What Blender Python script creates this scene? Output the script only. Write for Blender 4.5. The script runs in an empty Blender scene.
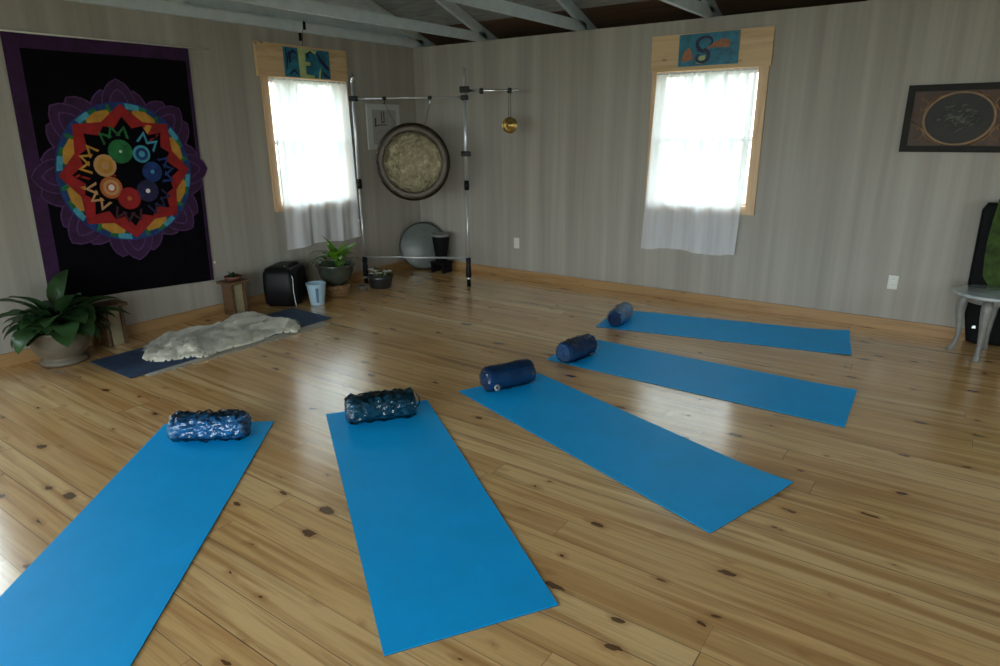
import bpy, math, random
from mathutils import Vector, Matrix, noise
random.seed(7)
C = bpy.context.scene.collection
PI = math.pi
A, B, H = 5.34, 5.90, 2.437          # tapestry wall at x=-A, long wall at y=B, wall height
XE, YB = 2.7, -2.6                   # unseen walls
WT = 0.13

# ------------------------------------------------------------------ materials
def mat(name):
    m = bpy.data.materials.new(name); m.use_nodes = True
    nt = m.node_tree; nt.nodes.clear()
    o = nt.nodes.new('ShaderNodeOutputMaterial')
    return m, nt, o
class N:
    def __init__(s, nt): s.nt = nt
    def n(s, t, **kw):
        x = s.nt.nodes.new(t)
        for k, v in kw.items(): setattr(x, k, v)
        return x
    def l(s, a, b): s.nt.links.new(a, b)
    def put(s, sock, v):
        if hasattr(v, 'is_linked') or isinstance(v, bpy.types.NodeSocket): s.l(v, sock)
        else: sock.default_value = v
    def m(s, op, a, b=None, c=None):
        x = s.n('ShaderNodeMath', operation=op); s.put(x.inputs[0], a)
        if b is not None: s.put(x.inputs[1], b)
        if c is not None: s.put(x.inputs[2], c)
        return x.outputs[0]
    def mix(s, f, a, b, mode='MIX'):
        x = s.n('ShaderNodeMix', data_type='RGBA', blend_type=mode)
        s.put(x.inputs[0], f); s.put(x.inputs[6], a); s.put(x.inputs[7], b)
        return x.outputs[2]
    def xyz(s, x, y, z=0.0):
        c = s.n('ShaderNodeCombineXYZ'); s.put(c.inputs[0], x); s.put(c.inputs[1], y); s.put(c.inputs[2], z); return c.outputs[0]
    def ramp(s, f, stops, interp='LINEAR'):
        r = s.n('ShaderNodeValToRGB'); r.color_ramp.interpolation = interp
        e = r.color_ramp.elements
        while len(e) < len(stops): e.new(0.5)
        for i, (p, c) in enumerate(stops):
            e[i].position = p; e[i].color = c if len(c) == 4 else (*c, 1)
        s.put(r.inputs[0], f); return r.outputs[0]
    def noise(s, v, scale=1.0, detail=3.0, rough=0.5, dist=0.0):
        x = s.n('ShaderNodeTexNoise'); s.put(x.inputs['Vector'], v)
        x.inputs['Scale'].default_value = scale; x.inputs['Detail'].default_value = detail
        x.inputs['Roughness'].default_value = rough; x.inputs['Distortion'].default_value = dist
        return x.outputs[0]
    def bump(s, h, strength=0.2, dist=0.01):
        b = s.n('ShaderNodeBump'); s.put(b.inputs['Height'], h)
        b.inputs['Strength'].default_value = strength; b.inputs['Distance'].default_value = dist
        return b.outputs[0]
def g4(c): return (*c, 1) if len(c) == 3 else c

def simple(name, col, rough=0.5, metal=0.0, var=0.12, nscale=12, bump=0.0, bscale=60, coat=0.0, spec=0.5, sheen=0.0, stretch=(1, 1, 1), emit=None):
    m, nt, o = mat(name); k = N(nt)
    p = k.n('ShaderNodeBsdfPrincipled')
    tc = k.n('ShaderNodeTexCoord'); mp = k.n('ShaderNodeMapping'); k.l(tc.outputs['Object'], mp.inputs[0])
    mp.inputs['Scale'].default_value = stretch
    f = k.noise(mp.outputs[0], nscale, 4, 0.6)
    lo = tuple(c * (1 - var) for c in col[:3]); hi = tuple(min(1, c * (1 + var)) for c in col[:3])
    k.l(k.ramp(f, [(0.3, g4(lo)), (0.7, g4(hi))]), p.inputs['Base Color'])
    p.inputs['Roughness'].default_value = rough; p.inputs['Metallic'].default_value = metal
    p.inputs['Coat Weight'].default_value = coat; p.inputs['Specular IOR Level'].default_value = spec
    p.inputs['Sheen Weight'].default_value = sheen
    if bump:
        k.l(k.bump(k.noise(mp.outputs[0], bscale, 4, 0.6), bump, 0.01), p.inputs['Normal'])
    k.l(p.outputs[0], o.inputs[0]); return m

def wood(name, light, dark, axis=0, rough=0.45, scale=1.0, knots=True, coat=0.0):
    """pine-like grain that runs along an object axis"""
    m, nt, o = mat(name); k = N(nt)
    p = k.n('ShaderNodeBsdfPrincipled')
    tc = k.n('ShaderNodeTexCoord'); mp = k.n('ShaderNodeMapping'); k.l(tc.outputs['Object'], mp.inputs[0])
    s = [28 * scale] * 3; s[axis] = 1.6 * scale; mp.inputs['Scale'].default_value = s
    f = k.noise(mp.outputs[0], 1.0, 5, 0.6, 0.8)
    col = k.ramp(f, [(0.3, g4(dark)), (0.55, g4(light)), (0.8, g4(tuple(c * 1.1 for c in light)))])
    if knots:
        mp2 = k.n('ShaderNodeMapping'); k.l(tc.outputs['Object'], mp2.inputs[0])
        s2 = [9] * 3; s2[axis] = 4; mp2.inputs['Scale'].default_value = s2
        v = k.n('ShaderNodeTexVoronoi'); k.l(mp2.outputs[0], v.inputs['Vector']); v.inputs['Scale'].default_value = 1.0
        kn = k.ramp(v.outputs['Distance'], [(0.05, (1, 1, 1)), (0.13, (0, 0, 0))])
        col = k.mix(k.m('MULTIPLY', kn, 0.7), col, (0.16, 0.07, 0.025, 1))
    k.l(col, p.inputs['Base Color']); p.inputs['Roughness'].default_value = rough
    p.inputs['Coat Weight'].default_value = coat
    k.l(k.bump(f, 0.1, 0.004), p.inputs['Normal'])
    k.l(p.outputs[0], o.inputs[0]); return m

def floor_mat():
    m, nt, o = mat('pine_floor'); k = N(nt)
    p = k.n('ShaderNodeBsdfPrincipled')
    g = k.n('ShaderNodeNewGeometry'); sp = k.n('ShaderNodeSeparateXYZ'); k.l(g.outputs['Position'], sp.inputs[0])
    X, Y = sp.outputs[0], sp.outputs[1]
    W, L = 0.131, 3.4
    yr = k.m('DIVIDE', k.m('ADD', Y, 20.052), W)
    row = k.m('FLOOR', yr); fy = k.m('FRACT', yr)
    wn = k.n('ShaderNodeTexWhiteNoise', noise_dimensions='1D'); k.l(row, wn.inputs['W'])
    xo = k.m('DIVIDE', k.m('ADD', k.m('ADD', X, 20.0), k.m('MULTIPLY', wn.outputs[0], L * 3)), L)
    col_ = k.m('FLOOR', xo); fx = k.m('FRACT', xo)
    wn2 = k.n('ShaderNodeTexWhiteNoise', noise_dimensions='2D'); k.l(k.xyz(row, col_), wn2.inputs['Vector'])
    rnd = wn2.outputs[0]
    rs = k.n('ShaderNodeSeparateColor'); k.l(wn2.outputs[1], rs.inputs[0])
    off = k.m('MULTIPLY', rnd, 37.0)
    # grain
    gv = k.xyz(k.m('ADD', k.m('MULTIPLY', X, 0.9), off), k.m('ADD', k.m('MULTIPLY', Y, 16), off), off)
    g1 = k.noise(gv, 1.0, 4, 0.55, 0.9)
    gv2 = k.xyz(k.m('ADD', k.m('MULTIPLY', X, 2.5), off), k.m('ADD', k.m('MULTIPLY', Y, 90), off), off)
    g2 = k.noise(gv2, 1.0, 3, 0.6, 0.3)
    base = k.ramp(rnd, [(0.0, (0.66, 0.385, 0.150)), (0.3, (0.82, 0.52, 0.225)), (0.5, (0.70, 0.41, 0.155)), (0.75, (0.90, 0.62, 0.30)), (1.0, (0.74, 0.44, 0.175))])
    base = k.mix(k.ramp(g1, [(0.36, (0.8, 0.8, 0.8)), (0.56, (0, 0, 0))]), base, (0.48, 0.235, 0.075, 1))
    base = k.mix(k.m('MULTIPLY', k.ramp(g2, [(0.45, (0, 0, 0)), (0.72, (1, 1, 1))]), 0.35), base, (0.40, 0.20, 0.075, 1))
    # dark heartwood streaks on some planks
    gv3 = k.xyz(k.m('ADD', k.m('MULTIPLY', X, 0.45), off), k.m('ADD', k.m('MULTIPLY', Y, 11), off), off)
    g3 = k.noise(gv3, 1.0, 2, 0.5, 0.5)
    streak = k.m('MULTIPLY', k.ramp(g3, [(0.60, (0, 0, 0)), (0.72, (1, 1, 1))]), k.m('GREATER_THAN', rs.outputs[1], 0.45))
    base = k.mix(k.m('MULTIPLY', streak, 0.65), base, (0.20, 0.085, 0.03, 1))
    # knots
    kv = k.xyz(k.m('MULTIPLY', X, 3.1), k.m('MULTIPLY', Y, 7.0), 0.0)
    v = k.n('ShaderNodeTexVoronoi', voronoi_dimensions='2D'); 
    wob = k.noise(k.xyz(k.m('MULTIPLY', X, 14), k.m('MULTIPLY', Y, 22)), 1.0, 2, 0.5)
    k.l(kv, v.inputs['Vector']); v.inputs['Scale'].default_value = 1.0
    vc = k.n('ShaderNodeSeparateColor'); k.l(v.outputs['Color'], vc.inputs[0])
    d = k.m('ADD', v.outputs['Distance'], k.m('MULTIPLY', k.m('SUBTRACT', wob, 0.5), 0.34))
    size = k.m('MULTIPLY', k.m('POWER', vc.outputs[1], 3.0), 0.13)
    has = k.m('GREATER_THAN', vc.outputs[0], 0.40)
    core = k.m('MULTIPLY', has, k.m('LESS_THAN', d, size))
    halo = k.m('MULTIPLY', has, k.ramp(k.m('SUBTRACT', d, size), [(0.0, (1, 1, 1)), (0.14, (0, 0, 0))]))
    base = k.mix(k.m('MULTIPLY', halo, 0.45), base, (0.34, 0.13, 0.035, 1))
    base = k.mix(k.m('MULTIPLY', core, 0.85), base, (0.075, 0.028, 0.012, 1))
    # seams
    ey = k.m('MINIMUM', fy, k.m('SUBTRACT', 1.0, fy))
    ex = k.m('MULTIPLY', k.m('MINIMUM', fx, k.m('SUBTRACT', 1.0, fx)), L / W)
    e = k.m('MINIMUM', ey, ex)
    wide = k.m('ADD', 0.006, k.m('MULTIPLY', rs.outputs[2], 0.014))
    seam = k.m('LESS_THAN', e, wide)
    base = k.mix(k.m('MULTIPLY', seam, k.m('ADD', 0.35, k.m('MULTIPLY', rs.outputs[0], 0.5))), base, (0.10, 0.045, 0.018, 1))
    k.l(base, p.inputs['Base Color'])
    # gloss: worn varnish, plank tilt and cupping
    big = k.noise(k.xyz(k.m('MULTIPLY', X, 1.5), k.m('MULTIPLY', Y, 3)), 1.0, 3, 0.6)
    k.l(k.m('ADD', 0.13, k.m('MULTIPLY', big, 0.14)), p.inputs['Roughness'])
    p.inputs['Specular IOR Level'].default_value = 0.6; p.inputs['Coat Weight'].default_value = 1.0; p.inputs['Coat Roughness'].default_value = 0.20
    cup = k.m('MULTIPLY', k.m('MULTIPLY', fy, k.m('SUBTRACT', 1.0, fy)), -0.9)
    hgt = k.m('ADD', k.m('ADD', cup, k.m('MULTIPLY', g1, 0.30)), k.m('MULTIPLY', g2, 0.06))
    hgt = k.m('SUBTRACT', hgt, k.m('MULTIPLY', seam, 0.4))
    k.l(k.bump(hgt, 0.30, 0.005), p.inputs['Normal'])
    k.l(p.outputs[0], o.inputs[0]); return m

def wall_mat(axis):
    m, nt, o = mat('painted_panelling_%s' % 'xy'[axis]); k = N(nt)
    p = k.n('ShaderNodeBsdfPrincipled')
    g = k.n('ShaderNodeNewGeometry'); sp = k.n('ShaderNodeSeparateXYZ'); k.l(g.outputs['Position'], sp.inputs[0])
    U, Z = sp.outputs[axis], sp.outputs[2]
    f = k.noise(k.xyz(k.m('MULTIPLY', U, 6.0), k.m('MULTIPLY', Z, 0.15)), 1.0, 3, 0.65)
    f2 = k.noise(k.xyz(k.m('MULTIPLY', U, 45.0), k.m('MULTIPLY', Z, 0.8), 3.0), 1.0, 2, 0.6)
    col = k.ramp(f, [(0.32, (0.285, 0.262, 0.228)), (0.5, (0.35, 0.325, 0.288)), (0.68, (0.42, 0.394, 0.352))])
    col = k.mix(k.m('MULTIPLY', k.ramp(f2, [(0.4, (0, 0, 0)), (0.7, (1, 1, 1))]), 0.25), col, (0.35, 0.33, 0.295, 1))
    # grooves between plank-wide strips
    gr = k.m('FRACT', k.m('DIVIDE', k.m('ADD', U, 20.0), 0.203))
    gm = k.m('LESS_THAN', gr, 0.025)
    col = k.mix(k.m('MULTIPLY', gm, 0.22), col, (0.24, 0.23, 0.2, 1))
    k.l(col, p.inputs['Base Color']); p.inputs['Roughness'].default_value = 0.6
    k.l(k.bump(k.m('SUBTRACT', f2, k.m('MULTIPLY', gm, 0.8)), 0.12, 0.004), p.inputs['Normal'])
    k.l(p.outputs[0], o.inputs[0]); return m

def mix_shader(name, parts):
    """parts: list of (type, colour, weight) mixed in sequence"""
    m, nt, o = mat(name); k = N(nt); cur = None; acc = 0
    for t, c, w in parts:
        s = k.n(t)
        if 'Color' in s.inputs: s.inputs['Color'].default_value = g4(c)
        if t == 'ShaderNodeBsdfGlossy' or t == 'ShaderNodeBsdfAnisotropic': s.inputs['Roughness'].default_value = 0.12
        if cur is None: cur = s.outputs[0]; acc = w
        else:
            mx = k.n('ShaderNodeMixShader'); mx.inputs[0].default_value = w / (acc + w)
            k.l(cur, mx.inputs[1]); k.l(s.outputs[0], mx.inputs[2]); cur = mx.outputs[0]; acc += w
    k.l(cur, o.inputs[0]); return m, k, o

M = {}
M['floor'] = floor_mat(); M['wall_y'] = wall_mat(0); M['wall_x'] = wall_mat(1)
M['trim'] = wood('pine_trim', (0.66, 0.46, 0.26), (0.50, 0.32, 0.16), 0)
M['trim_y'] = wood('pine_trim_y', (0.66, 0.46, 0.26), (0.50, 0.32, 0.16), 1)
M['trim_z'] = wood('pine_trim_z', (0.66, 0.45, 0.27), (0.52, 0.32, 0.17), 2)
M['base_x'] = wood('pine_base_x', (0.40, 0.235, 0.10), (0.27, 0.145, 0.055), 0)
M['base_y'] = wood('pine_base_y', (0.40, 0.235, 0.10), (0.27, 0.145, 0.055), 1)
M['truss'] = simple('blue_grey_paint', (0.55, 0.63, 0.67), 0.55, var=0.10, nscale=8, bump=0.05)
M['deck'] = simple('roof_deck', (0.28, 0.30, 0.31), 0.8, var=0.25, nscale=5, stretch=(1, 6, 1))
M['eave'] = wood('eave_board', (0.10, 0.055, 0.03), (0.05, 0.028, 0.016), 0, rough=0.8)
M['vinyl'] = simple('white_vinyl', (0.75, 0.75, 0.73), 0.4, var=0.02)
M['plastic_white'] = simple('white_plastic', (0.72, 0.70, 0.64), 0.35, var=0.02)
M['slot'] = simple('outlet_slot', (0.05, 0.05, 0.05), 0.5, var=0.02)
M['matblue'] = simple('yoga_mat_blue', (0.000, 0.40, 0.90), 0.52, var=0.05, nscale=4, bump=0.10, bscale=350, spec=0.3)
M['matunder'] = simple('yoga_mat_underside', (0.006, 0.02, 0.045), 0.7, var=0.1)
M['rugblue'] = simple('indigo_mat', (0.022, 0.05, 0.11), 0.8, var=0.35, nscale=14, bump=0.2, bscale=150)
M['rugbeige'] = simple('natural_rug', (0.42, 0.38, 0.31), 0.9, var=0.2, nscale=30, bump=0.3, bscale=200)
M['fleece'] = simple('ivory_fleece', (0.80, 0.77, 0.67), 0.9, var=0.10, nscale=9, sheen=0.3)
M['chrome'] = simple('brushed_steel', (0.62, 0.63, 0.64), 0.25, 1.0, var=0.05, nscale=6)
M['steelpaint'] = simple('light_grey_tube', (0.45, 0.46, 0.47), 0.3, 0.5, var=0.05)
M['alu'] = simple('satin_aluminium', (0.55, 0.57, 0.60), 0.3, 0.6, var=0.04)
M['black'] = simple('black_plastic', (0.003, 0.003, 0.004), 0.5, var=0.2, spec=0.25)
M['blackmatte'] = simple('black_matte', (0.003, 0.003, 0.004), 0.75, var=0.2, spec=0.2)
M['brass'] = simple('polished_brass', (0.62, 0.42, 0.14), 0.22, 1.0, var=0.15)
M['cord'] = simple('dark_cord', (0.07, 0.065, 0.06), 0.8)
M['bluecup'] = simple('pale_blue_enamel', (0.42, 0.60, 0.74), 0.3, var=0.05)
M['bluestripe'] = simple('slate_blue_glaze', (0.10, 0.20, 0.32), 0.35)
M['soil'] = simple('potting_soil', (0.035, 0.022, 0.014), 0.95, var=0.5, nscale=60, bump=0.6, bscale=90)
M['ceramic'] = simple('stone_ceramic', (0.13, 0.11, 0.082), 0.45, var=0.2, nscale=10, bump=0.05)
M['greenpot'] = simple('dark_green_glaze', (0.045, 0.055, 0.042), 0.22, var=0.3, coat=0.4)
M['darkpot'] = simple('charcoal_pot', (0.02, 0.018, 0.02), 0.4)
M['wicker'] = simple('brown_wicker', (0.22, 0.12, 0.05), 0.7, var=0.5, nscale=50, bump=0.6, bscale=70)
M['oldwood'] = wood('dark_stool_wood', (0.13, 0.07, 0.035), (0.07, 0.035, 0.018), 0, knots=False)
M['panel'] = simple('cream_panel', (0.30, 0.25, 0.15), 0.6)
M['paper'] = simple('pale_mount', (0.50, 0.51, 0.52), 0.5, var=0.03)
M['paper2'] = simple('grey_print', (0.33, 0.33, 0.31), 0.6, var=0.15, nscale=20)
M['ink'] = simple('dark_ink', (0.07, 0.06, 0.07), 0.6)
M['drumskin'] = simple('grey_green_skin', (0.13, 0.15, 0.14), 0.35, var=0.1)
M['drumrim'] = simple('dark_drum_rim', (0.03, 0.03, 0.022), 0.4)
M['petalwhite'] = simple('white_petal', (0.75, 0.74, 0.72), 0.5, var=0.05)
M['grey_table'] = simple('weathered_grey_paint', (0.20, 0.20, 0.19), 0.45, var=0.2)
M['tabletop'] = simple('pale_glossy_top', (0.42, 0.47, 0.50), 0.12, var=0.25, nscale=9, stretch=(1, 5, 1), coat=0.5)
M['greencloth'] = simple('green_throw', (0.035, 0.068, 0.009), 0.9, var=0.6, nscale=16, bump=0.4, bscale=60)
M['terra'] = simple('rust_bowl', (0.14, 0.05, 0.03), 0.5, var=0.3)

def leafm(name, c, rough=0.3):
    m, nt, o = mat(name); k = N(nt)
    p = k.n('ShaderNodeBsdfPrincipled'); t = k.n('ShaderNodeBsdfTranslucent'); mx = k.n('ShaderNodeMixShader')
    tc = k.n('ShaderNodeTexCoord'); f = k.noise(tc.outputs['Object'], 8, 3)
    col = k.ramp(f, [(0.3, g4(tuple(x * 0.6 for x in c))), (0.7, g4(tuple(x * 1.35 for x in c)))])
    k.l(col, p.inputs['Base Color']); p.inputs['Roughness'].default_value = rough
    t.inputs[0].default_value = g4(tuple(min(1, x * 1.6) for x in c)); mx.inputs[0].default_value = 0.25
    k.l(p.outputs[0], mx.inputs[1]); k.l(t.outputs[0], mx.inputs[2]); k.l(mx.outputs[0], o.inputs[0]); return m
M['leaf_dark'] = leafm('lily_leaf', (0.030, 0.075, 0.024), 0.3)
M['leaf_bright'] = leafm('bright_leaf', (0.16, 0.38, 0.02))
M['leaf_mid'] = leafm('glossy_leaf', (0.05, 0.12, 0.04), 0.2)

def curtain_mat():
    m, nt, o = mat('sheer_voile'); k = N(nt)
    t = k.n('ShaderNodeBsdfTransparent'); t.inputs[0].default_value = (1, 1, 1, 1)
    d = k.n('ShaderNodeBsdfDiffuse'); d.inputs[0].default_value = (0.94, 0.93, 0.99, 1)
    tl = k.n('ShaderNodeBsdfTranslucent'); tl.inputs[0].default_value = (0.74, 0.79, 0.78, 1)
    a = k.n('ShaderNodeMixShader'); a.inputs[0].default_value = 0.38
    k.l(d.outputs[0], a.inputs[1]); k.l(tl.outputs[0], a.inputs[2])
    g = k.n('ShaderNodeNewGeometry'); sp = k.n('ShaderNodeSeparateXYZ'); k.l(g.outputs['Position'], sp.inputs[0])
    f = k.noise(k.xyz(k.m('MULTIPLY', sp.outputs[0], 16), k.m('MULTIPLY', sp.outputs[1], 16), k.m('MULTIPLY', sp.outputs[2], 0.8)), 1, 2)
    b = k.n('ShaderNodeMixShader'); k.l(k.m('ADD', 0.70, k.m('MULTIPLY', f, 0.50)), b.inputs[0])
    k.l(t.outputs[0], b.inputs[1]); k.l(a.outputs[0], b.inputs[2]); k.l(b.outputs[0], o.inputs[0]); return m
M['curtain'] = curtain_mat()
def glass_mat():
    m, nt, o = mat('window_glass'); k = N(nt)
    t = k.n('ShaderNodeBsdfTransparent'); g = k.n('ShaderNodeBsdfGlossy'); g.inputs['Roughness'].default_value = 0.02
    t.inputs[0].default_value = (0.93, 0.96, 0.95, 1)
    mx = k.n('ShaderNodeMixShader'); mx.inputs[0].default_value = 0.06
    k.l(t.outputs[0], mx.inputs[1]); k.l(g.outputs[0], mx.inputs[2]); k.l(mx.outputs[0], o.inputs[0]); return m
M['glass'] = glass_mat()
def wrap_mat():
    m, nt, o = mat('clear_plastic_wrap'); k = N(nt)
    t = k.n('ShaderNodeBsdfTransparent'); g = k.n('ShaderNodeBsdfGlossy'); g.inputs['Roughness'].default_value = 0.07
    fr = k.n('ShaderNodeFresnel'); fr.inputs[0].default_value = 1.45
    f = k.m('MULTIPLY', fr.outputs[0], 1.0); f.node.name = 'strength'
    mx = k.n('ShaderNodeMixShader'); k.l(f, mx.inputs[0])
    k.l(t.outputs[0], mx.inputs[1]); k.l(g.outputs[0], mx.inputs[2]); k.l(mx.outputs[0], o.inputs[0]); return m
M['wrap'] = wrap_mat()
def gong_mat():
    m, nt, o = mat('hammered_bronze'); k = N(nt)
    p = k.n('ShaderNodeBsdfPrincipled'); tc = k.n('ShaderNodeTexCoord')
    v = k.n('ShaderNodeTexVoronoi'); k.l(tc.outputs['Object'], v.inputs['Vector']); v.inputs['Scale'].default_value = 26
    f = k.noise(tc.outputs['Object'], 9, 4, 0.7)
    k.l(k.ramp(f, [(0.3, (0.034, 0.027, 0.014)), (0.55, (0.062, 0.050, 0.028)), (0.75, (0.14, 0.118, 0.07))]), p.inputs['Base Color'])
    p.inputs['Metallic'].default_value = 0.85; p.inputs['Roughness'].default_value = 0.36
    k.l(k.bump(k.m('ADD', v.outputs['Distance'], k.m('MULTIPLY', f, 0.6)), 0.32, 0.008), p.inputs['Normal'])
    k.l(p.outputs[0], o.inputs[0]); return m
M['gong'] = gong_mat()
M['gongrim'] = simple('dark_bronze_rim', (0.025, 0.016, 0.009), 0.38, 0.6, var=0.3)

# ------------------------------------------------------------------ mesh builder
class MB:
    def __init__(s): s.v = []; s.f = []; s.mi = []; s.cur = 0; s.X = None; s.sm = []; s.smooth = False
    def add(s, vs, fs):
        b = len(s.v)
        for p in vs:
            p = Vector(p); s.v.append(s.X @ p if s.X else p)
        for f in fs: s.f.append([b + i for i in f]); s.mi.append(s.cur); s.sm.append(s.smooth)
    def box(s, x0, x1, y0, y1, z0, z1):
        s.add([(x0, y0, z0), (x1, y0, z0), (x1, y1, z0), (x0, y1, z0), (x0, y0, z1), (x1, y0, z1), (x1, y1, z1), (x0, y1, z1)],
              [(0, 3, 2, 1), (4, 5, 6, 7), (0, 1, 5, 4), (1, 2, 6, 5), (2, 3, 7, 6), (3, 0, 4, 7)])
        return s
    def cbox(s, x0, x1, y0, y1, z0, z1, c=0.004):
        """box with chamfered vertical and top edges"""
        def ring(i, z): return [(x0 + i + c, y0 + i, z), (x1 - i - c, y0 + i, z), (x1 - i, y0 + i + c, z), (x1 - i, y1 - i - c, z), (x1 - i - c, y1 - i, z), (x0 + i + c, y1 - i, z), (x0 + i, y1 - i - c, z), (x0 + i, y0 + i + c, z)]
        rs = [ring(c, z0), ring(0, z0 + c), ring(0, z1 - c), ring(c, z1)]
        return s.loft(rs)
    def loft(s, rings, cap=True, close=True):
        n = len(rings[0]); vs = [p for r in rings for p in r]; fs = []
        for i in range(len(rings) - 1):
            for j in range(n if close else n - 1):
                k2 = (j + 1) % n
                fs.append((i * n + j, i * n + k2, (i + 1) * n + k2, (i + 1) * n + j))
        if cap: fs.append(tuple(range(n))[::-1]); fs.append(tuple((len(rings) - 1) * n + j for j in range(n)))
        s.add(vs, fs); return s
    def lathe(s, prof, c=(0, 0, 0), n=32, cap=False, wob=None):
        s.smooth = True
        rings = []
        for r, z in prof:
            rings.append([(c[0] + r * math.cos(2 * PI * j / n) * (wob(j, z) if wob else 1), c[1] + r * math.sin(2 * PI * j / n) * (wob(j, z) if wob else 1), c[2] + z) for j in range(n)])
        s.loft(rings, cap); s.smooth = False; return s
    def tube(s, pts, r, n=10, cap=True):
        s.smooth = True
        pts = [Vector(p) for p in pts]; rings = []
        pa = None
        for i, p in enumerate(pts):
            d = (pts[min(i + 1, len(pts) - 1)] - pts[max(i - 1, 0)]).normalized()
            if pa is None: a = d.cross(Vector((0, 0, 1)) if abs(d.z) < 0.9 else Vector((1, 0, 0))).normalized()
            else: a = (pa - d * pa.dot(d)).normalized()
            b = d.cross(a).normalized(); pa = a
            rr = r[i] if isinstance(r, (list, tuple)) else r
            rings.append([p + a * rr * math.cos(2 * PI * j / n) + b * rr * math.sin(2 * PI * j / n) for j in range(n)])
        s.loft(rings, cap); s.smooth = False; return s
    def slab(s, poly, z0, z1):
        n = len(poly)
        return s.loft([[(x, y, z0) for x, y in poly], [(x, y, z1) for x, y in poly]])
def origin_of(vs):
    xs = [v.x for v in vs]; ys = [v.y for v in vs]; zs = [v.z for v in vs]
    return Vector(((min(xs) + max(xs)) / 2, (min(ys) + max(ys)) / 2, min(zs)))
def obj(name, mb, mats, parent=None, smooth=False):
    if not isinstance(mats, (list, tuple)): mats = [mats]
    me = bpy.data.meshes.new(name)
    o = bpy.data.objects.new(name, me); C.objects.link(o)
    if parent is not None:
        base = parent; off = Vector((0, 0, 0))
        while base is not None: off += base.location; base = base.parent
        og = origin_of(mb.v); o.parent = parent; o.location = og - off
    else:
        og = origin_of(mb.v); o.location = og
    me.from_pydata([tuple(v - og) for v in mb.v], [], mb.f)
    for m in mats: me.materials.append(m)
    for p, i, sm in zip(me.polygons, mb.mi, mb.sm): p.material_index = i; p.use_smooth = sm or smooth
    me.update()
    return o
def tag(o, label=None, cat=None, group=None, kind=None):
    if label: o['label'] = label
    if cat: o['category'] = cat
    if group: o['group'] = group
    if kind: o['kind'] = kind
    return o
def thing(name, loc, label, cat, group=None):
    o = bpy.data.objects.new(name, None); C.objects.link(o); o.location = loc; o.empty_display_size = 0.1
    return tag(o, label, cat, group)
def struct(name, mb, m, parent=None, smooth=False):
    o = obj(name, mb, m, parent, smooth)
    if parent is None: o['kind'] = 'structure'
    return o
def sub(mb_fn, n=0):  # small helper for a fresh builder
    m = MB(); mb_fn(m); return m

# ------------------------------------------------------------------ the shell
def wall(name, axis, c0, c1, u0, u1, z0, z1, opens, m):
    """slab between c0..c1 on its normal axis with rectangular openings (u0,u1,z0,z1)"""
    mb = MB()
    def bx(a, b, p, q):
        if b - a < 1e-4 or q - p < 1e-4: return
        if axis == 'x': mb.box(c0, c1, a, b, p, q)
        else: mb.box(a, b, c0, c1, p, q)
    cur = u0
    for (a, b, p, q) in sorted(opens):
        bx(cur, a, z0, z1); bx(a, b, z0, p); bx(a, b, q, z1); cur = b
    bx(cur, u1, z0, z1)
    return struct(name, mb, m)
W1 = (3.935, 4.82, 0.885, 2.035)     # on the tapestry wall
W3 = (0.36, 1.26, 0.885, 2.035)      # same wall, left of the frame
W2 = (-2.44, -1.562, 0.89, 2.03)     # on the long wall
WS = [(3.6, 4.5, 0.885, 2.035)]   # right-hand wall: unseen window, added to brighten the room
WB = [(-4.0, 2.2, 0.05, 2.2)]  # back wall: unseen glass door, added and widened to light floor and far wall
wall('wall_left', 'x', -A - WT, -A, YB - WT, B + WT, 0, H, [W1, W3], M['wall_x'])
wall('wall_far', 'y', B, B + WT, -A, XE, 0, H, [W2], M['wall_y'])
wall('wall_right', 'x', XE, XE + WT, YB - WT, B + WT, 0, H, WS, M['wall_x'])
wall('wall_back', 'y', YB - WT, YB, -A, XE, 0, H, WB, M['wall_y'])
struct('floor', MB().box(-A - WT, XE + WT, YB - WT, B + WT, -0.1, 0), M['floor'])

# roof: deck boards, eaves, gables
YC = (B + YB) / 2; S = 0.345; EAVE = 0.42
def zroof(y): return H + 0.19 + (B - y) * S if y > YC else H + 0.19 + (y - YB) * S
mb = MB()
yo = B + WT + EAVE; yb = YB - WT - EAVE
for y0, y1 in ((YC, yo), (yb, YC)):
    x0, x1 = -A - WT - 0.3, XE + WT + 0.3
    z0, z1 = zroof(y0), zroof(y1)
    mb.add([(x0, y0, z0), (x1, y0, z0), (x1, y1, z1), (x0, y1, z1), (x0, y0, z0 + 0.03), (x1, y0, z0 + 0.03), (x1, y1, z1 + 0.03), (x0, y1, z1 + 0.03)],
           [(0, 3, 2, 1), (4, 5, 6, 7), (0, 1, 5, 4), (1, 2, 6, 5), (2, 3, 7, 6), (3, 0, 4, 7)])
struct('ceiling', mb, M['deck'])
mb = MB()
ze = zroof(yo)
mb.box(-A - WT, XE + WT, B + WT, yo, ze - 0.16, ze - 0.14); mb.box(-A - WT, XE + WT, yo, yo + 0.02, ze - 0.16, ze + 0.03)
mb.box(-A - WT, XE + WT, B + 0.02, yo, zroof(B + .02) - 0.19, zroof(B + .02) - 0.188)
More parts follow.
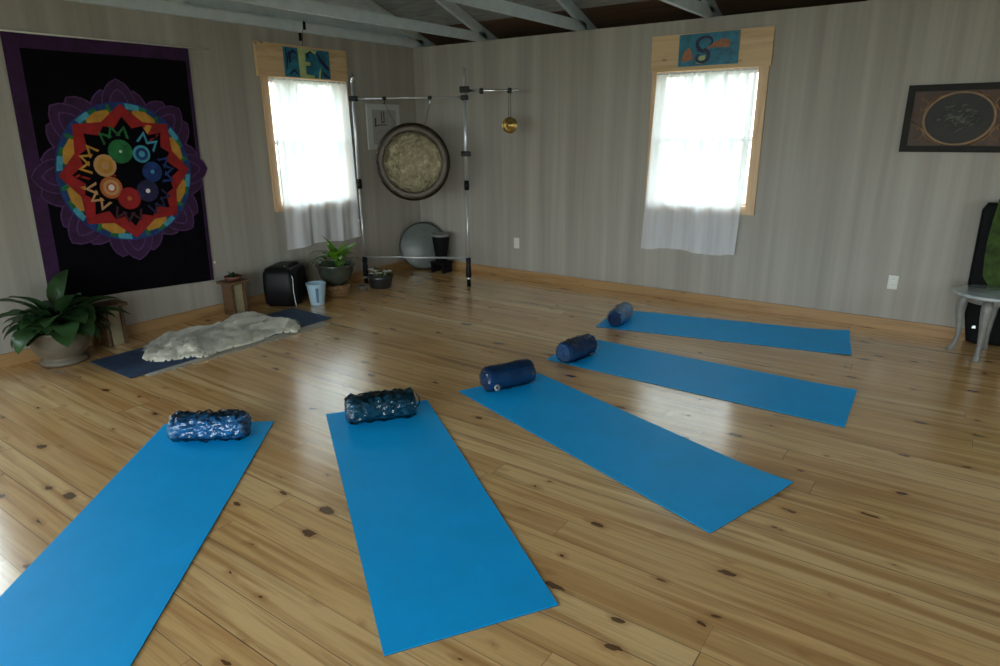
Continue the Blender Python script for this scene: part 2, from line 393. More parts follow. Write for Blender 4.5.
# sloping brown board just under the deck beyond the wall
y0, y1 = B - 0.0, yo; 
mb.add([(-A, y0, zroof(y0) - 0.012), (XE, y0, zroof(y0) - 0.012), (XE, y1, zroof(y1) - 0.012), (-A, y1, zroof(y1) - 0.012),
        (-A, y0, zroof(y0) - 0.002), (XE, y0, zroof(y0) - 0.002), (XE, y1, zroof(y1) - 0.002), (-A, y1, zroof(y1) - 0.002)],
       [(0, 3, 2, 1), (4, 5, 6, 7), (0, 1, 5, 4), (1, 2, 6, 5), (2, 3, 7, 6), (3, 0, 4, 7)])
struct('trim_eave_far', mb, M['eave'])
mb = MB(); mb.box(-A - WT, XE + WT, yb, YB - WT, ze - 0.16, ze - 0.14); mb.box(-A - WT, XE + WT, yb - 0.02, yb, ze - 0.16, ze + 0.03)
struct('trim_eave_back', mb, M['eave'])
for nm, x0, x1 in (('wall_gable_left', -A - WT, -A - 0.0), ('wall_gable_right', XE, XE + WT)):
    mb = MB(); P = [(yb, H), (yo, H), (yo, zroof(yo)), (YC, zroof(YC)), (yb, zroof(yb))]
    mb.loft([[(x0, y, z) for y, z in P], [(x1, y, z) for y, z in P]])
    struct(nm, mb, M['truss'])

def truss(x, label, first=False):
    t = thing('roof_truss', (x, YC, H), label, 'roof truss', 'painted roof trusses over the room')
    w = 0.019; y0, y1 = YB - WT, B + WT
    bw = 0.09
    obj('bottom_chord', MB().box(x - w, x + w, y0, y1, H + 0.001, H + bw), M['truss'], t)
    for s in (1, -1):
        ye = yo if s > 0 else yb
        m = MB(); za = zroof(YC) - 0.012; zb = zroof(ye) - 0.012; d = 0.10
        m.loft([[(x - w, YC, za - d), (x + w, YC, za - d), (x + w, YC, za), (x - w, YC, za)], [(x - w, ye, zb - d), (x + w, ye, zb - d), (x + w, ye, zb), (x - w, ye, zb)]])
        obj('top_chord', m, M['truss'], t)
        # webs
        for ya, yt in ((YC + s * 1.35, YC + s * 0.02), (YC + s * 1.45, YC + s * 2.35)):
            zt = zroof(yt) - 0.11; dv = Vector((0, yt - ya, zt - (H + 0.06))).normalized(); nn = Vector((0, -dv.z, dv.y)) * 0.04
            a = Vector((x, ya, H + 0.06)); b = Vector((x, yt, zt)); X = Vector((w * 0.95, 0, 0))
            m = MB(); m.loft([[a - X - nn, a + X - nn, a + X + nn, a - X + nn], [b - X - nn, b + X - nn, b + X + nn, b - X + nn]])
            obj('web', m, M['truss'], t)
    return t
for x, lab in ((-5.318, 'blue-grey roof truss lying against the gable above the tapestry wall'),
               (-4.44, 'blue-grey roof truss that ends above the gong stand, its lower edge bright'),
               (-3.256, 'blue-grey roof truss ending on the far wall between gong stand and window'),
               (-2.04, 'blue-grey roof truss ending just above the header with the S sign'),
               (-0.83, 'blue-grey roof truss ending on the far wall right of the window, at the picture edge')):
    truss(x, lab)

# baseboards
struct('baseboard_far', MB().box(-A, XE, B - 0.018, B, 0, 0.085), M['base_x'])
struct('baseboard_left', MB().box(-A, -A + 0.018, YB, B - 0.018, 0, 0.09), M['base_y'])

# ------------------------------------------------------------------ windows
def window(name, axis, face, o, seen=True, sign=1, hdr=None, cas=None):
    """face = inner wall plane coordinate; sign = direction into the room; o = opening"""
    u0, u1, z0, z1 = o
    def bx(mb, a, b, d0, d1, p, q, ch=True):
        c0, c1 = sorted((face + sign * d0, face + sign * d1))
        if axis == 'x': mb.box(c0, c1, a, b, p, q)
        else: mb.box(a, b, c0, c1, p, q)
        return mb
    uc = (u0 + u1) / 2
    r = bpy.data.objects.new(name, None); C.objects.link(r); r['kind'] = 'structure'
    r.location = (face, uc, z0) if axis == 'x' else (uc, face, z0)
    jm = MB(); t = 0.012
    bx(jm, u0, u0 + t, -WT, 0, z0, z1); bx(jm, u1 - t, u1, -WT, 0, z0, z1); bx(jm, u0 + t, u1 - t, -WT, 0, z1 - t, z1); bx(jm, u0 + t, u1 - t, -WT, 0, z0, z0 + t)
    obj('jamb', jm, M['trim_z'], r)
    zm = (z0 + z1) / 2
    for nm, a, b, d in (('sash', z0 + t, zm + 0.02, -0.085), ('sash', zm - 0.02, z1 - t, -0.11)):
        s = MB(); w = 0.024
        bx(s, u0 + t, u0 + t + w, d, d - 0.02, a, b); bx(s, u1 - t - w, u1 - t, d, d - 0.02, a, b)
        bx(s, u0 + t + w, u1 - t - w, d, d - 0.02, a, a + w); bx(s, u0 + t + w, u1 - t - w, d, d - 0.02, b - w, b)
        so = obj(nm, s, M['vinyl'], r)
        pn = MB(); bx(pn, u0 + t + w, u1 - t - w, d - 0.009, d - 0.012, a + w, b - w)
        obj('pane', pn, M['glass'], so)
    if hdr:
        (h0, h1, hz0, hz1) = hdr; (cl0, cl1, cr0, cr1, cz) = cas
        trim_m = M['trim_y'] if axis == 'x' else M['trim']
        obj('header_board', bx(MB(), h0, h1, 0.001, 0.035, hz0, hz1), trim_m, r)
        obj('side_casing', bx(MB(), cl0, cl1, 0.001, 0.024, cz, hz0), M['trim_z'], r)
        obj('side_casing', bx(MB(), cr0, cr1, 0.001, 0.024, cz, hz0), M['trim_z'], r)
        obj('sill_board', bx(MB(), cl1, cr0, 0.001, 0.022, cz, z0), trim_m, r)
    # sky portal
    ld = bpy.data.lights.new('sky_portal', 'AREA'); ld.shape = 'RECTANGLE'; ld.size = u1 - u0; ld.size_y = z1 - z0
    ld.cycles.is_portal = True
    lo = bpy.data.objects.new('sky_portal', ld); C.objects.link(lo)
    off = face - sign * (WT + 0.01)
    if axis == 'x': lo.location = (off, uc, zm); lo.rotation_euler = Vector((sign, 0, 0)).to_track_quat('-Z', 'Z').to_euler()
    else: lo.location = (uc, off, zm); lo.rotation_euler = Vector((0, sign, 0)).to_track_quat('-Z', 'Z').to_euler()
    return r
window('window_1', 'x', -A, W1, sign=1, hdr=(3.828, 4.87, 2.035, 2.318), cas=(3.865, 3.935, 4.82, 4.875, 0.835))
window('window_2', 'y', B, W2, sign=-1, hdr=(-2.495, -1.475, 2.03, 2.322), cas=(-2.485, -2.44, -1.562, -1.49, 0.835))
window('window_3', 'x', -A, W3, sign=1, hdr=(0.25, 1.36, 2.035, 2.318), cas=(0.29, 0.36, 1.26, 1.33, 0.835))
for i, o in enumerate(WS): window('window_%d' % (4 + i), 'x', XE, o, sign=-1)
for i, o in enumerate(WB): window('added_door_%d' % (1 + i), 'y', YB, o, sign=1)

# sheer curtains
def curtain(axis, face, sign, top, bot, z1, z0, n, label, seed, dep=0.05):
    mb = MB(); mb.smooth = True; NU, NV = 160, 30
    rnd = random.Random(seed); ph = [rnd.uniform(0, 6.28) for _ in range(6)]
    vs = []
    for j in range(NV + 1):
        t = j / NV; z = z1 + (z0 - z1) * t
        for i in range(NU + 1):
            u = i / NU
            a = top[0] + (top[1] - top[0]) * u; b = bot[0] + (bot[1] - bot[0]) * u
            e = t ** 1.1
            uu = a + (b - a) * e + 0.012 * math.sin(u * 17 + ph[0] + t * 2) * t
            w = 0.35 * math.sin(u * 2 * PI * n + ph[1]) * (1 - 0.55 * t) + 0.6 * math.sin(u * 2 * PI * n * 0.43 + ph[2]) * (0.25 + 0.75 * t) + 0.3 * math.sin(u * 2 * PI * n * 0.21 + ph[3] + t) * t
            d = dep + 0.022 * w
            if t < 0.03: d = dep - 0.012 + 0.006 * math.sin(u * 2 * PI * n * 1.7)
            zz = z + (0.012 * math.sin(u * 9 + ph[4]) - 0.02 * u * 0) * t
            p = (face + sign * d, uu, zz) if axis == 'x' else (uu, face + sign * d, zz)
            vs.append(p)
    n_ = NU + 1
    mb.add(vs, [(j * n_ + i, j * n_ + i + 1, (j + 1) * n_ + i + 1, (j + 1) * n_ + i) for j in range(NV) for i in range(NU)])
    r = thing('sheer_curtain', (face + sign * dep, (bot[0] + bot[1]) / 2, z0) if axis == 'x' else ((bot[0] + bot[1]) / 2, face + sign * dep, z0), label, 'curtain', 'sheer curtains at the windows')
    obj('fabric', mb, M['curtain'], r)
    m = MB()
    p0, p1 = top
    if axis == 'x': m.tube([(face + sign * (dep - .012), p0, z1 - 0.012), (face + sign * (dep - .012), p1, z1 - 0.012)], 0.006)
    else: m.tube([(p0, face + sign * (dep - .012), z1 - 0.012), (p1, face + sign * (dep - .012), z1 - 0.012)], 0.006)
    obj('curtain_rod', m, M['vinyl'], r)
    m = MB()
    (a, b) = bot
    if axis == 'x': m.lathe([(0.0, 0), (0.012, 0.002), (0.012, 0.02), (0, 0.022)], (face + sign * (dep + 0.03), b - 0.03, z0 + 0.17), 10); obj('tieback_magnet', m, M['vinyl'], r)
    return r
curtain('x', -A, 1, (3.925, 4.835), (3.925, 4.865), 2.028, 0.475, 9, 'white sheer curtain on the window between tapestry and gong', 3)
curtain('y', B, -1, (-2.43, -1.57), (-2.49, -1.60), 2.022, 0.475, 10, 'white sheer curtain on the far-wall window under the S sign', 5)

# painted signs on the headers
M['teal'] = simple('teal_paint', (0.012, 0.15, 0.24), 0.4, var=0.5, nscale=14)
M['navyp'] = simple('navy_paint', (0.008, 0.012, 0.05), 0.4)
M['limep'] = simple('lime_cream_paint', (0.42, 0.50, 0.20), 0.5, var=0.15)
M['orangep'] = simple('rust_orange_paint', (0.34, 0.13, 0.06), 0.5, var=0.3, nscale=30)
def flat(mb, pts, mapf, d0, d1, mi):
    """polygon in sign coordinates given a small real thickness"""
    mb.cur = mi
    mb.loft([[mapf(u, v, d0) for u, v in pts], [mapf(u, v, d1) for u, v in pts]])
def stroke(pts, w):
    out = []; P = [Vector((*p, 0)) for p in pts]; L = []; R = []
    for i, p in enumerate(P):
        d = (P[min(i + 1, len(P) - 1)] - P[max(i - 1, 0)]).normalized(); nn = Vector((-d.y, d.x, 0))
        ww = w[i] if isinstance(w, list) else w
        L.append((p + nn * ww / 2)); R.append((p - nn * ww / 2))
    return L, R
def ribbon(mb, pts, w, mapf, d0, d1, mi):
    L, R = stroke(pts, w); mb.cur = mi
    for i in range(len(L) - 1):
        q = [(L[i].x, L[i].y), (L[i + 1].x, L[i + 1].y), (R[i + 1].x, R[i + 1].y), (R[i].x, R[i].y)]
        mb.loft([[mapf(u, v, d0) for u, v in q], [mapf(u, v, d1) for u, v in q]])
# left sign: on x=-A, u runs along +Y 0..0.525, v 0..0.255
r = thing('painted_sign', (-A + 0.036, 4.375, 2.04), 'teal painted sign with a lime letter E above the window beside the gong', 'sign')
mapL = lambda u, v, d: Vector((-A + 0.036 + d, 4.112 + u, 2.043 + v))
mb = MB(); flat(mb, [(0, 0), (0.525, 0), (0.525, 0.252), (0, 0.252)], mapL, 0, 0.012, 0)
pl = obj('panel', mb, M['teal'], r)
mb = MB(); e = (0.0115, 0.0135)
flat(mb, [(0.16, 0.0), (0.235, 0.0), (0.235, 0.252), (0.155, 0.252)], mapL, *e, 0)
flat(mb, [(0.235, 0.0), (0.33, 0.0), (0.33, 0.022), (0.235, 0.03)], mapL, *e, 0)
flat(mb, [(0.235, 0.105), (0.29, 0.11), (0.29, 0.14), (0.235, 0.14)], mapL, *e, 0)
flat(mb, [(0.235, 0.215), (0.36, 0.215), (0.38, 0.245), (0.235, 0.252)], mapL, *e, 0)
flat(mb, [(0.375, 0.0), (0.40, 0.0), (0.41, 0.10), (0.39, 0.06)], mapL, *e, 0)
obj('letter', mb, M['limep'], pl)
for pts_, w_ in (([(0.06, 0.12), (0.055, 0.20), (0.10, 0.225), (0.145, 0.20)], [0.02, 0.035, 0.03, 0.01]),
                 ([(0.27, 0.17), (0.265, 0.21), (0.30, 0.23), (0.335, 0.21)], [0.015, 0.025, 0.02, 0.008]),
                 ([(0.37, 0.235), (0.42, 0.16), (0.49, 0.10), (0.515, 0.08)], [0.012, 0.04, 0.04, 0.01]),
                 ([(0.04, 0.02), (0.10, 0.06), (0.145, 0.02)], [0.01, 0.03, 0.01]),
                 ([(0.02, 0.24), (0.03, 0.16), (0.02, 0.06)], [0.01, 0.02, 0.01]),
                 ([(0.43, 0.06), (0.46, 0.03), (0.515, 0.012)], [0.01, 0.03, 0.01])):
    mb = MB(); ribbon(mb, pts_, w_, mapL, 0.0117, 0.0142, 0); obj('brush_mark', mb, M['navyp'], pl)
# right sign: on y=B, u runs along +X
r = thing('painted_sign', (-1.99, B - 0.036, 2.06), 'teal painted sign with a dark curling letter S above the far window', 'sign')
mapR = lambda u, v, d: Vector((-2.243 + u, B - 0.036 - d, 2.062 + v))
mb = MB(); flat(mb, [(0, 0), (0.505, 0), (0.505, 0.252), (0, 0.252)], mapR, 0, 0.012, 0)
pl = obj('panel', mb, M['teal'], r)
S_pts = []
for i in range(15):    # top curl
    a = -0.9 + i / 14 * 4.9; rr = 0.036 + 0.040 * i / 14
    S_pts.append((0.245 + rr * math.cos(a) * 1.15 - 0.01, 0.178 + rr * math.sin(a) * 0.78))
S_pts += [(0.165, 0.135), (0.19, 0.118), (0.225, 0.108)]
for i in range(18):
    a = 1.25 - i / 17 * 5.6; rr = 0.070 - 0.042 * i / 17
    S_pts.append((0.198 + rr * math.cos(a) * 1.05, 0.068 + rr * math.sin(a) * 0.85))
w = [0.010 + 0.020 * math.sin(PI * i / (len(S_pts) - 1)) for i in range(len(S_pts))]
mb = MB(); ribbon(mb, S_pts, w, mapR, 0.0118, 0.0150, 0)
obj('letter', mb, M['navyp'], pl)
e = (0.0115, 0.0130)
for pts_, m_ in (([(0.235, 0.125), (0.30, 0.135), (0.43, 0.13), (0.43, 0.185), (0.37, 0.20), (0.30, 0.175)], 'orangep'),
                 ([(0.03, 0.03), (0.07, 0.04), (0.13, 0.05), (0.12, 0.10), (0.09, 0.15), (0.05, 0.12), (0.035, 0.08)], 'orangep'),
                 ([(0.16, 0.02), (0.20, 0.01), (0.235, 0.03), (0.23, 0.08), (0.185, 0.075)], 'limep')):
    mb = MB(); flat(mb, pts_, mapR, *e, 0); obj('painted_patch', mb, M[m_], pl)

# small dark clips hanging from the truss above the left header
r = thing('cord_with_clips', (-A + 0.03, 4.34, 2.33), 'thin cord with two small black clips hanging above the left window', 'cord')
obj('cord', MB().tube([(-A + 0.045, 4.375, 2.55), (-A + 0.042, 4.35, 2.44), (-A + 0.04, 4.335, 2.32)], 0.002), M['cord'], r)
for y, z in ((4.372, 2.50), (4.318, 2.40)):
    obj('clip', MB().cbox(-A + 0.033, -A + 0.055, y - 0.013, y + 0.013, z - 0.04, z + 0.03, 0.003), M['black'], r)

# outlets
def outlet(x, z, label):
    r = thing('power_outlet', (x, B, z), label, 'outlet', 'wall outlets on the far wall')
    obj('cover_plate', MB().cbox(x - 0.035, x + 0.035, B - 0.007, B - 0.0005, z - 0.057, z + 0.057, 0.003), M['plastic_white'], r)
    for dz in (0.024, -0.024):
        s = obj('socket', MB().box(x - 0.017, x + 0.017, B - 0.0095, B - 0.006, z + dz - 0.016, z + dz + 0.016), M['vinyl'], r)
        obj('slot', MB().box(x - 0.008, x - 0.006, B - 0.0100, B - 0.009, z + dz - 0.004, z + dz + 0.008).box(x + 0.006, x + 0.008, B - 0.0100, B - 0.009, z + dz - 0.004, z + dz + 0.008), M['slot'], s)
outlet(-3.951, 0.378, 'white double wall outlet low on the far wall between gong stand and window')
outlet(-0.384, 0.382, 'white double wall outlet low on the far wall under the framed oval artwork')

# ------------------------------------------------------------------ tapestry
M['tapblack'] = simple('black_cloth', (0.0025, 0.002, 0.004), 0.95, var=0.4, spec=0.1, nscale=10)
M['tappurple'] = simple('purple_cloth', (0.030, 0.005, 0.042), 0.9, var=0.5, nscale=9)
M['taplilac'] = simple('violet_line', (0.075, 0.025, 0.105), 0.9, var=0.4, nscale=30)
M['tapred'] = simple('crimson_dye', (0.27, 0.008, 0.008), 0.9, var=0.3)
M['tapyel'] = simple('amber_dye', (0.45, 0.22, 0.03), 0.9, var=0.25)
M['tapgrn'] = simple('green_dye', (0.012, 0.13, 0.035), 0.9, var=0.4, nscale=14)
M['tapcyan'] = simple('cyan_dye', (0.05, 0.28, 0.40), 0.9, var=0.3, nscale=20)
M['tapblue'] = simple('royal_blue_dye', (0.008, 0.035, 0.16), 0.9, var=0.4)
M['tapnavy'] = simple('midnight_dye', (0.012, 0.012, 0.055), 0.9, var=0.4)
M['taporg'] = simple('orange_dye', (0.42, 0.11, 0.025), 0.9, var=0.15)
M['tappeach'] = simple('peach_dye', (0.50, 0.27, 0.12), 0.9, var=0.1)
M['tapwhite'] = simple('pale_dye', (0.75, 0.70, 0.70), 0.9, var=0.1)  # printed white centres of some orbs
TM = ['tapblack', 'tappurple', 'taplilac', 'tapred', 'tapyel', 'tapgrn', 'tapcyan', 'tapblue', 'tapnavy', 'taporg', 'tappeach', 'tapwhite', 'tapmaroon']
M['tapmaroon'] = simple('maroon_dye', (0.05, 0.008, 0.015), 0.9)
TI = {n: i for i, n in enumerate(TM)}
r = thing('mandala_tapestry', (-A, 2.53, 0.35), 'large dark purple tapestry with a rainbow lotus mandala on the left wall', 'tapestry')
def tapx(y, z):  # gentle drape of the cloth, metres off the wall
    return -A + 0.014 + 0.006 * math.sin(y * 7 + z * 0.7) + 0.004 * math.sin(y * 15 - z)
TL, TR_, BR_, BL_ = (1.915, 2.197), (3.21, 2.203), (3.155, 0.315), (1.868, 0.385)
def tp(u, v):   # u right 0..1, v down 0..1
    a = Vector(TL).lerp(Vector(TR_), u); b = Vector(BL_).lerp(Vector(BR_), u); return a.lerp(b, v)
mb = MB(); mb.smooth = True; NU, NV = 40, 40
for side, dx in ((0, 0.0), (1, -0.003)):
    vs = []
    for j in range(NV + 1):
        for i in range(NU + 1):
            p = tp(i / NU, j / NV); vs.append((tapx(p.x, p.y) + dx, p.x, p.y))
    fs = []; b0 = len(mb.v)
    for j in range(NV):
        for i in range(NU):
            n_ = NU + 1
            fs.append((j * n_ + i, j * n_ + i + 1, (j + 1) * n_ + i + 1, (j + 1) * n_ + i))
    mb.add(vs, fs)
    if side == 0:
        for q, fidx in enumerate(range(len(mb.f) - len(fs), len(mb.f))):
            i, j = q % NU, q // NU
            if i < 3 or j < 2: mb.mi[fidx] = TI['tappurple']
            if i >= NU - 1: mb.mi[fidx] = TI['tappurple']
def tpoly(pts, layer, m):
    """fan of thin cloth print following the drape"""
    mb.cur = TI[m]; mb.smooth = False
    d = 0.0015 + layer * 0.0015
    c = (sum(p[0] for p in pts) / len(pts), sum(p[1] for p in pts) / len(pts)); n = len(pts); K = 3
    vs = [(tapx(*c) + d, *c)]; fs = []
    for k in range(1, K + 1):
        for p in pts:
            y = c[0] + (p[0] - c[0]) * k / K; z = c[1] + (p[1] - c[1]) * k / K; vs.append((tapx(y, z) + d, y, z))
    for k in range(K):
        for j in range(n):
            j2 = (j + 1) % n
            if k == 0: fs.append((0, 1 + j, 1 + j2))
            else: fs.append((1 + (k - 1) * n + j, 1 + k * n + j, 1 + k * n + j2, 1 + (k - 1) * n + j2))
    mb.add(vs, fs)
CY, CZ, RR = 2.575, 1.268, 0.490
sh = lambda z: (z - CZ) * 0.035   # the cloth hangs slightly askew
def pt(r, a):   # a: clockwise from up, degrees
    y = r * RR * math.sin(math.radians(a)); z = r * RR * math.cos(math.radians(a)) * 1.02
    return (CY + y + sh(CZ + z), CZ + z)
def densify(pts, m=3):
    o = []
    for i, p in enumerate(pts):
        q = pts[(i + 1) % len(pts)]
        for k in range(m): o.append((p[0] + (q[0] - p[0]) * k / m, p[1] + (q[1] - p[1]) * k / m))
    return o
def petal(a, r0, r1, wdeg, layer, m):
    p = []
    for t in range(9):
        s = t / 8; p.append(pt(r0 + (r1 - r0) * s, a - wdeg * math.cos(s * PI / 2) ** 0.7 if s < 1 else a))
    for t in range(7, -1, -1):
        s = t / 8; p.append(pt(r0 + (r1 - r0) * s, a + wdeg * math.cos(s * PI / 2) ** 0.7))
    tpoly(p, layer, m)
for k in range(16):
    a = k * 22.5 + 11
    petal(a, 0.9, 1.22 + 0.04 * (k % 3), 15, 0, 'taplilac'); petal(a, 0.88, 1.20 + 0.04 * (k % 3), 14, 0.4, 'tappurple')
for k in range(8):
    petal(k * 45, 0.9, 1.36, 15, 0.7, 'taplilac'); petal(k * 45, 0.88, 1.34, 14.4, 1.1, 'tappurple')
    petal(k * 45, 0.9, 1.22, 9, 1.3, 'taplilac'); petal(k * 45, 0.88, 1.19, 8.2, 1.5, 'tappurple')
tpoly([pt(1.03, a) for a in range(0, 360, 6)], 2, 'tapblue')
for k in range(8):      # rainbow ring segments
    a0 = k * 45
    tpoly([pt(1.0, a0 + t) for t in range(8, 39, 4)] + [pt(0.86, a0 + t) for t in range(38, 7, -4)], 3, 'tapgrn')
    tpoly([pt(1.01, a0 + t) for t in range(4, 18, 3)] + [pt(0.93, a0 + t) for t in range(17, 3, -3)], 4, 'tapcyan')
    tpoly([pt(1.0, a0 + t) for t in range(24, 34, 3)] + [pt(0.95, a0 + t) for t in range(33, 23, -3)], 4, 'tapblue')
for k in range(8):
    a = k * 45 + 22.5
    tpoly(densify([pt(0.93, a - 11), pt(0.955, a), pt(0.93, a + 11), pt(0.6, a + 22), pt(0.6, a - 22)], 2), 5, 'tapyel')
star = []
for k in range(8): star += [pt(1.0, k * 45), pt(0.80, k * 45 + 22.5)]
tpoly(densify(star, 2), 6, 'tapred')
for k in range(8):
    a = k * 45
    tpoly([pt(0.90, a), pt(0.82, a + 6), pt(0.70, a), pt(0.82, a - 6)], 6.6, 'tapred')
inn = []
for k in range(16): inn += [pt(0.82 if k % 2 == 0 else 0.74, k * 22.5), pt(0.66, k * 22.5 + 11.25)]
tpoly(densify(inn, 1), 7, 'tapblack')
def disc(y, z, rad, layer, m, n=18): tpoly([(y + rad * math.cos(2 * PI * i / n), z + rad * math.sin(2 * PI * i / n)) for i in range(n)], layer, m)
def chev(y, z, a, s, m, wd=0.02):
    """zigzag petal outline pointing in direction a (degrees clockwise from up)"""
    ca, sa = math.cos(math.radians(a)), math.sin(math.radians(a))
    def q(u, v): return (y + u * ca + v * sa, z - u * sa + v * ca)
    for sg in (-1, 1):
        tpoly([q(0, s), q(0, s - wd * 1.5), q(sg * (s * 0.55 - wd), 0), q(sg * s * 0.55, 0)], 8.5, m)
orbs = [('tapgrn', 2.539, 1.425, 0.088), ('tapcyan', 2.690, 1.402, 0.066), ('tapblue', 2.752, 1.265, 0.078), ('tappeach', 2.412, 1.327, 0.082), ('taporg', 2.428, 1.165, 0.082), ('tapred', 2.547, 1.075, 0.084), ('tapnavy', 2.692, 1.122, 0.085)]
cy, cz = 2.58, 1.25
for m, y, z, rad in orbs:
    a = math.degrees(math.atan2(y - cy, z - cz))
    mm = {'tappeach': 'tapyel', 'taporg': 'tappeach', 'tapred': 'tapmaroon', 'tapcyan': 'tapcyan'}.get(m, m)
    for da in (-30, 0, 30) if m not in ('tapcyan',) else (-22, 20):
        aa = math.radians(a + da); chev(y + math.sin(aa) * (rad + 0.02), z + math.cos(aa) * (rad + 0.02), a + da, 0.088, mm)
for m, y, z, rad in orbs:
    disc(y, z, rad, 9, m)
    inner = {'tapgrn': 'tapgrn', 'tapcyan': 'tapblue', 'tapblue': 'tapcyan', 'tappeach': 'tapyel', 'taporg': 'tappeach', 'tapred': 'taporg', 'tapnavy': 'tapwhite'}[m]
    disc(y, z, rad * (0.72 if m in ('tapcyan', 'tappeach', 'taporg') else 0.2), 10, inner)
    if m in ('taporg', 'tapcyan', 'tapgrn', 'tappeach'): disc(y, z, rad * (0.45 if m == 'taporg' else 0.36 if m == 'tapcyan' else 0.12 if m == 'tapgrn' else 0.35), 11, {'taporg': 'taporg', 'tapcyan': 'tapcyan', 'tapgrn': 'tapwhite', 'tappeach': 'tappeach'}[m])
    if m == 'taporg': disc(y, z, rad * 0.28, 12, 'tapwhite')
mb.cur = 0
cl = obj('cloth', mb, [M[n] for n in TM], r)
obj('hanging_rod', MB().tube([(-A + 0.012, 1.90, 2.205), (-A + 0.012, 3.40, 2.210)], 0.005), M['plastic_white'], r)
obj('corner_pin', MB().tube([(-A + 0.005, 3.176, 0.47), (-A + 0.03, 3.176, 0.47)], 0.009), M['plastic_white'], r)

# ------------------------------------------------------------------ gong, stand, chime
PL, PR = Vector((-5.085, 4.722, 0)), Vector((-4.128, 5.264, 0))
D = (PR - PL).normalized(); Nn = Vector((D.y, -D.x, 0))       # Nn points towards the room
def on(s, z, off=0.0): return PL + D * s + Nn * off + Vector((0, 0, z))
LEN = (PR - PL).length
r = thing('gong_stand', (PL + PR) / 2, 'tall steel tube gong stand with black clamps in the room corner', 'stand')
def frame_mat(s, z, off=0.0):
    p = on(s, z, off); return Matrix(((D.x, -Nn.x, 0, p.x), (D.y, -Nn.y, 0, p.y), (0, 0, 1, p.z), (0, 0, 0, 1)))
def cl_box(s, z, hw, hd, hh):
    m = MB(); m.X = frame_mat(s, z); m.cbox(-hw, hw, -hd, hd, -hh, hh, 0.006); return m
for s, top, mids in ((0, 2.02, (1.06,)), (LEN, 2.12, (1.045,))):
    up = obj('upright', MB().tube([on(s, 1.05), on(s, top if s == 0 else 1.93)], 0.0175, 14), M['alu'], r)
    lo = obj('lower_tube', MB().tube([on(s, 0.12), on(s, 1.05)], 0.0125, 12), M['steelpaint'], r)
    if s: obj('top_rod', MB().tube([on(s, 1.93), on(s, top)], 0.0135, 12), M['steelpaint'], r)
    else: obj('end_cap', MB().lathe([(0.012, 0.0), (0.02, 0.0), (0.017, 0.05), (0.006, 0.09), (0.0, 0.092)], on(s, 2.01), 12), M['black'] if False else M['chrome'], r)
    c = MB(); c.lathe([(0.013, -0.06), (0.024, -0.06), (0.027, -0.02), (0.024, 0.03), (0.019, 0.035)], on(s, mids[0]), 14)
    cc = obj('height_clamp', c, M['black'], r)
    obj('wing_knob', MB().tube([on(s, mids[0], 0.02), on(s, mids[0] + 0.005, 0.05)], [0.007, 0.013], 8), M['black'], cc)
    f = MB(); f.lathe([(0.013, 0.0), (0.025, 0.0), (0.028, -0.04), (0.022, -0.075), (0.026, -0.09), (0.030, -0.19), (0.026, -0.205)], on(s, 0.30), 14)
    fo = obj('foot_sleeve', f, M['black'], r)
    obj('steel_band', MB().lathe([(0.02, 0), (0.027, 0.002), (0.027, 0.022), (0.02, 0.024)], on(s, 0.072), 14), M['chrome'], r)
    obj('rubber_foot', MB().lathe([(0.0, 0.0), (0.022, 0.0), (0.02, 0.06), (0.026, 0.095), (0.0, 0.098)], on(s, 0.0), 14), M['blackmatte'], r)
k = cl_box(LEN, 1.335, 0.046, 0.026, 0.024); obj('upper_clamp', k, M['black'], r)
obj('crossbar', MB().tube([on(-0.05, 1.862), on(LEN + 0.02, 1.862)], 0.009, 10), M['steelpaint'], r)
obj('side_arm', MB().tube([on(LEN - 0.02, 1.918), on(LEN + 0.525, 1.918)], 0.0125, 12), M['chrome'], r)
obj('low_bar', MB().tube([on(0.0, 0.297), on(LEN, 0.297)], 0.0095, 10), M['steelpaint'], r)
obj('corner_clamp', cl_box(LEN, 1.93, 0.045, 0.035, 0.028), M['black'], r)
obj('corner_clamp', cl_box(LEN, 1.858, 0.035, 0.03, 0.022), M['black'], r)
obj('corner_clamp', cl_box(0, 1.862, 0.042, 0.03, 0.024), M['black'], r)
hooks = []
for s, zb in ((0.31, 1.862), (0.76, 1.862)):
    m = cl_box(s, zb, 0.020, 0.016, 0.016); h = obj('hook_clamp', m, M['black'], r)
    obj('hook', MB().tube([on(s, zb - 0.012), on(s, zb - 0.035), on(s - 0.008, zb - 0.05), on(s - 0.018, zb - 0.042)], 0.004, 8), M['chrome'] if s > 0.5 else M['black'], h)
for s in (LEN + 0.165, LEN + 0.435):
    obj('hook_clamp', cl_box(s, 1.915, 0.020, 0.019, 0.026), M['black'], r)
# the gong
GS, GZ, GR = 0.555, 1.255, 0.378
gx = Matrix(((D.x, 0, Nn.x, on(GS, GZ).x), (D.y, 0, Nn.y, on(GS, GZ).y), (0, 1, 0, GZ), (0, 0, 0, 1)))
r = thing('hanging_gong', on(GS, GZ - GR), 'large round hammered bronze gong with dark rim hanging in the steel stand', 'gong')
mb = MB(); mb.X = gx
prof = [(0.0, 0.010), (0.08, 0.009), (0.16, 0.006), (0.24, 0.002), (0.29, 0.0), (0.298, -0.002)]
mb.smooth = True; mb.lathe(prof, (0, 0, 0), 64)
obj('hammered_face', mb, M['gong'], r)
mb = MB(); mb.X = gx
mb.lathe([(0.297, -0.0025), (0.305, 0.001), (0.34, -0.001), (0.365, -0.004), (GR, -0.013), (GR + 0.001, -0.03), (GR - 0.004, -0.055), (GR - 0.03, -0.062), (GR - 0.03, -0.058), (GR - 0.008, -0.050), (GR - 0.005, -0.020), (0.30, -0.012), (0.0, -0.006)], (0, 0, 0), 64)
obj('turned_rim', mb, M['gongrim'], r)
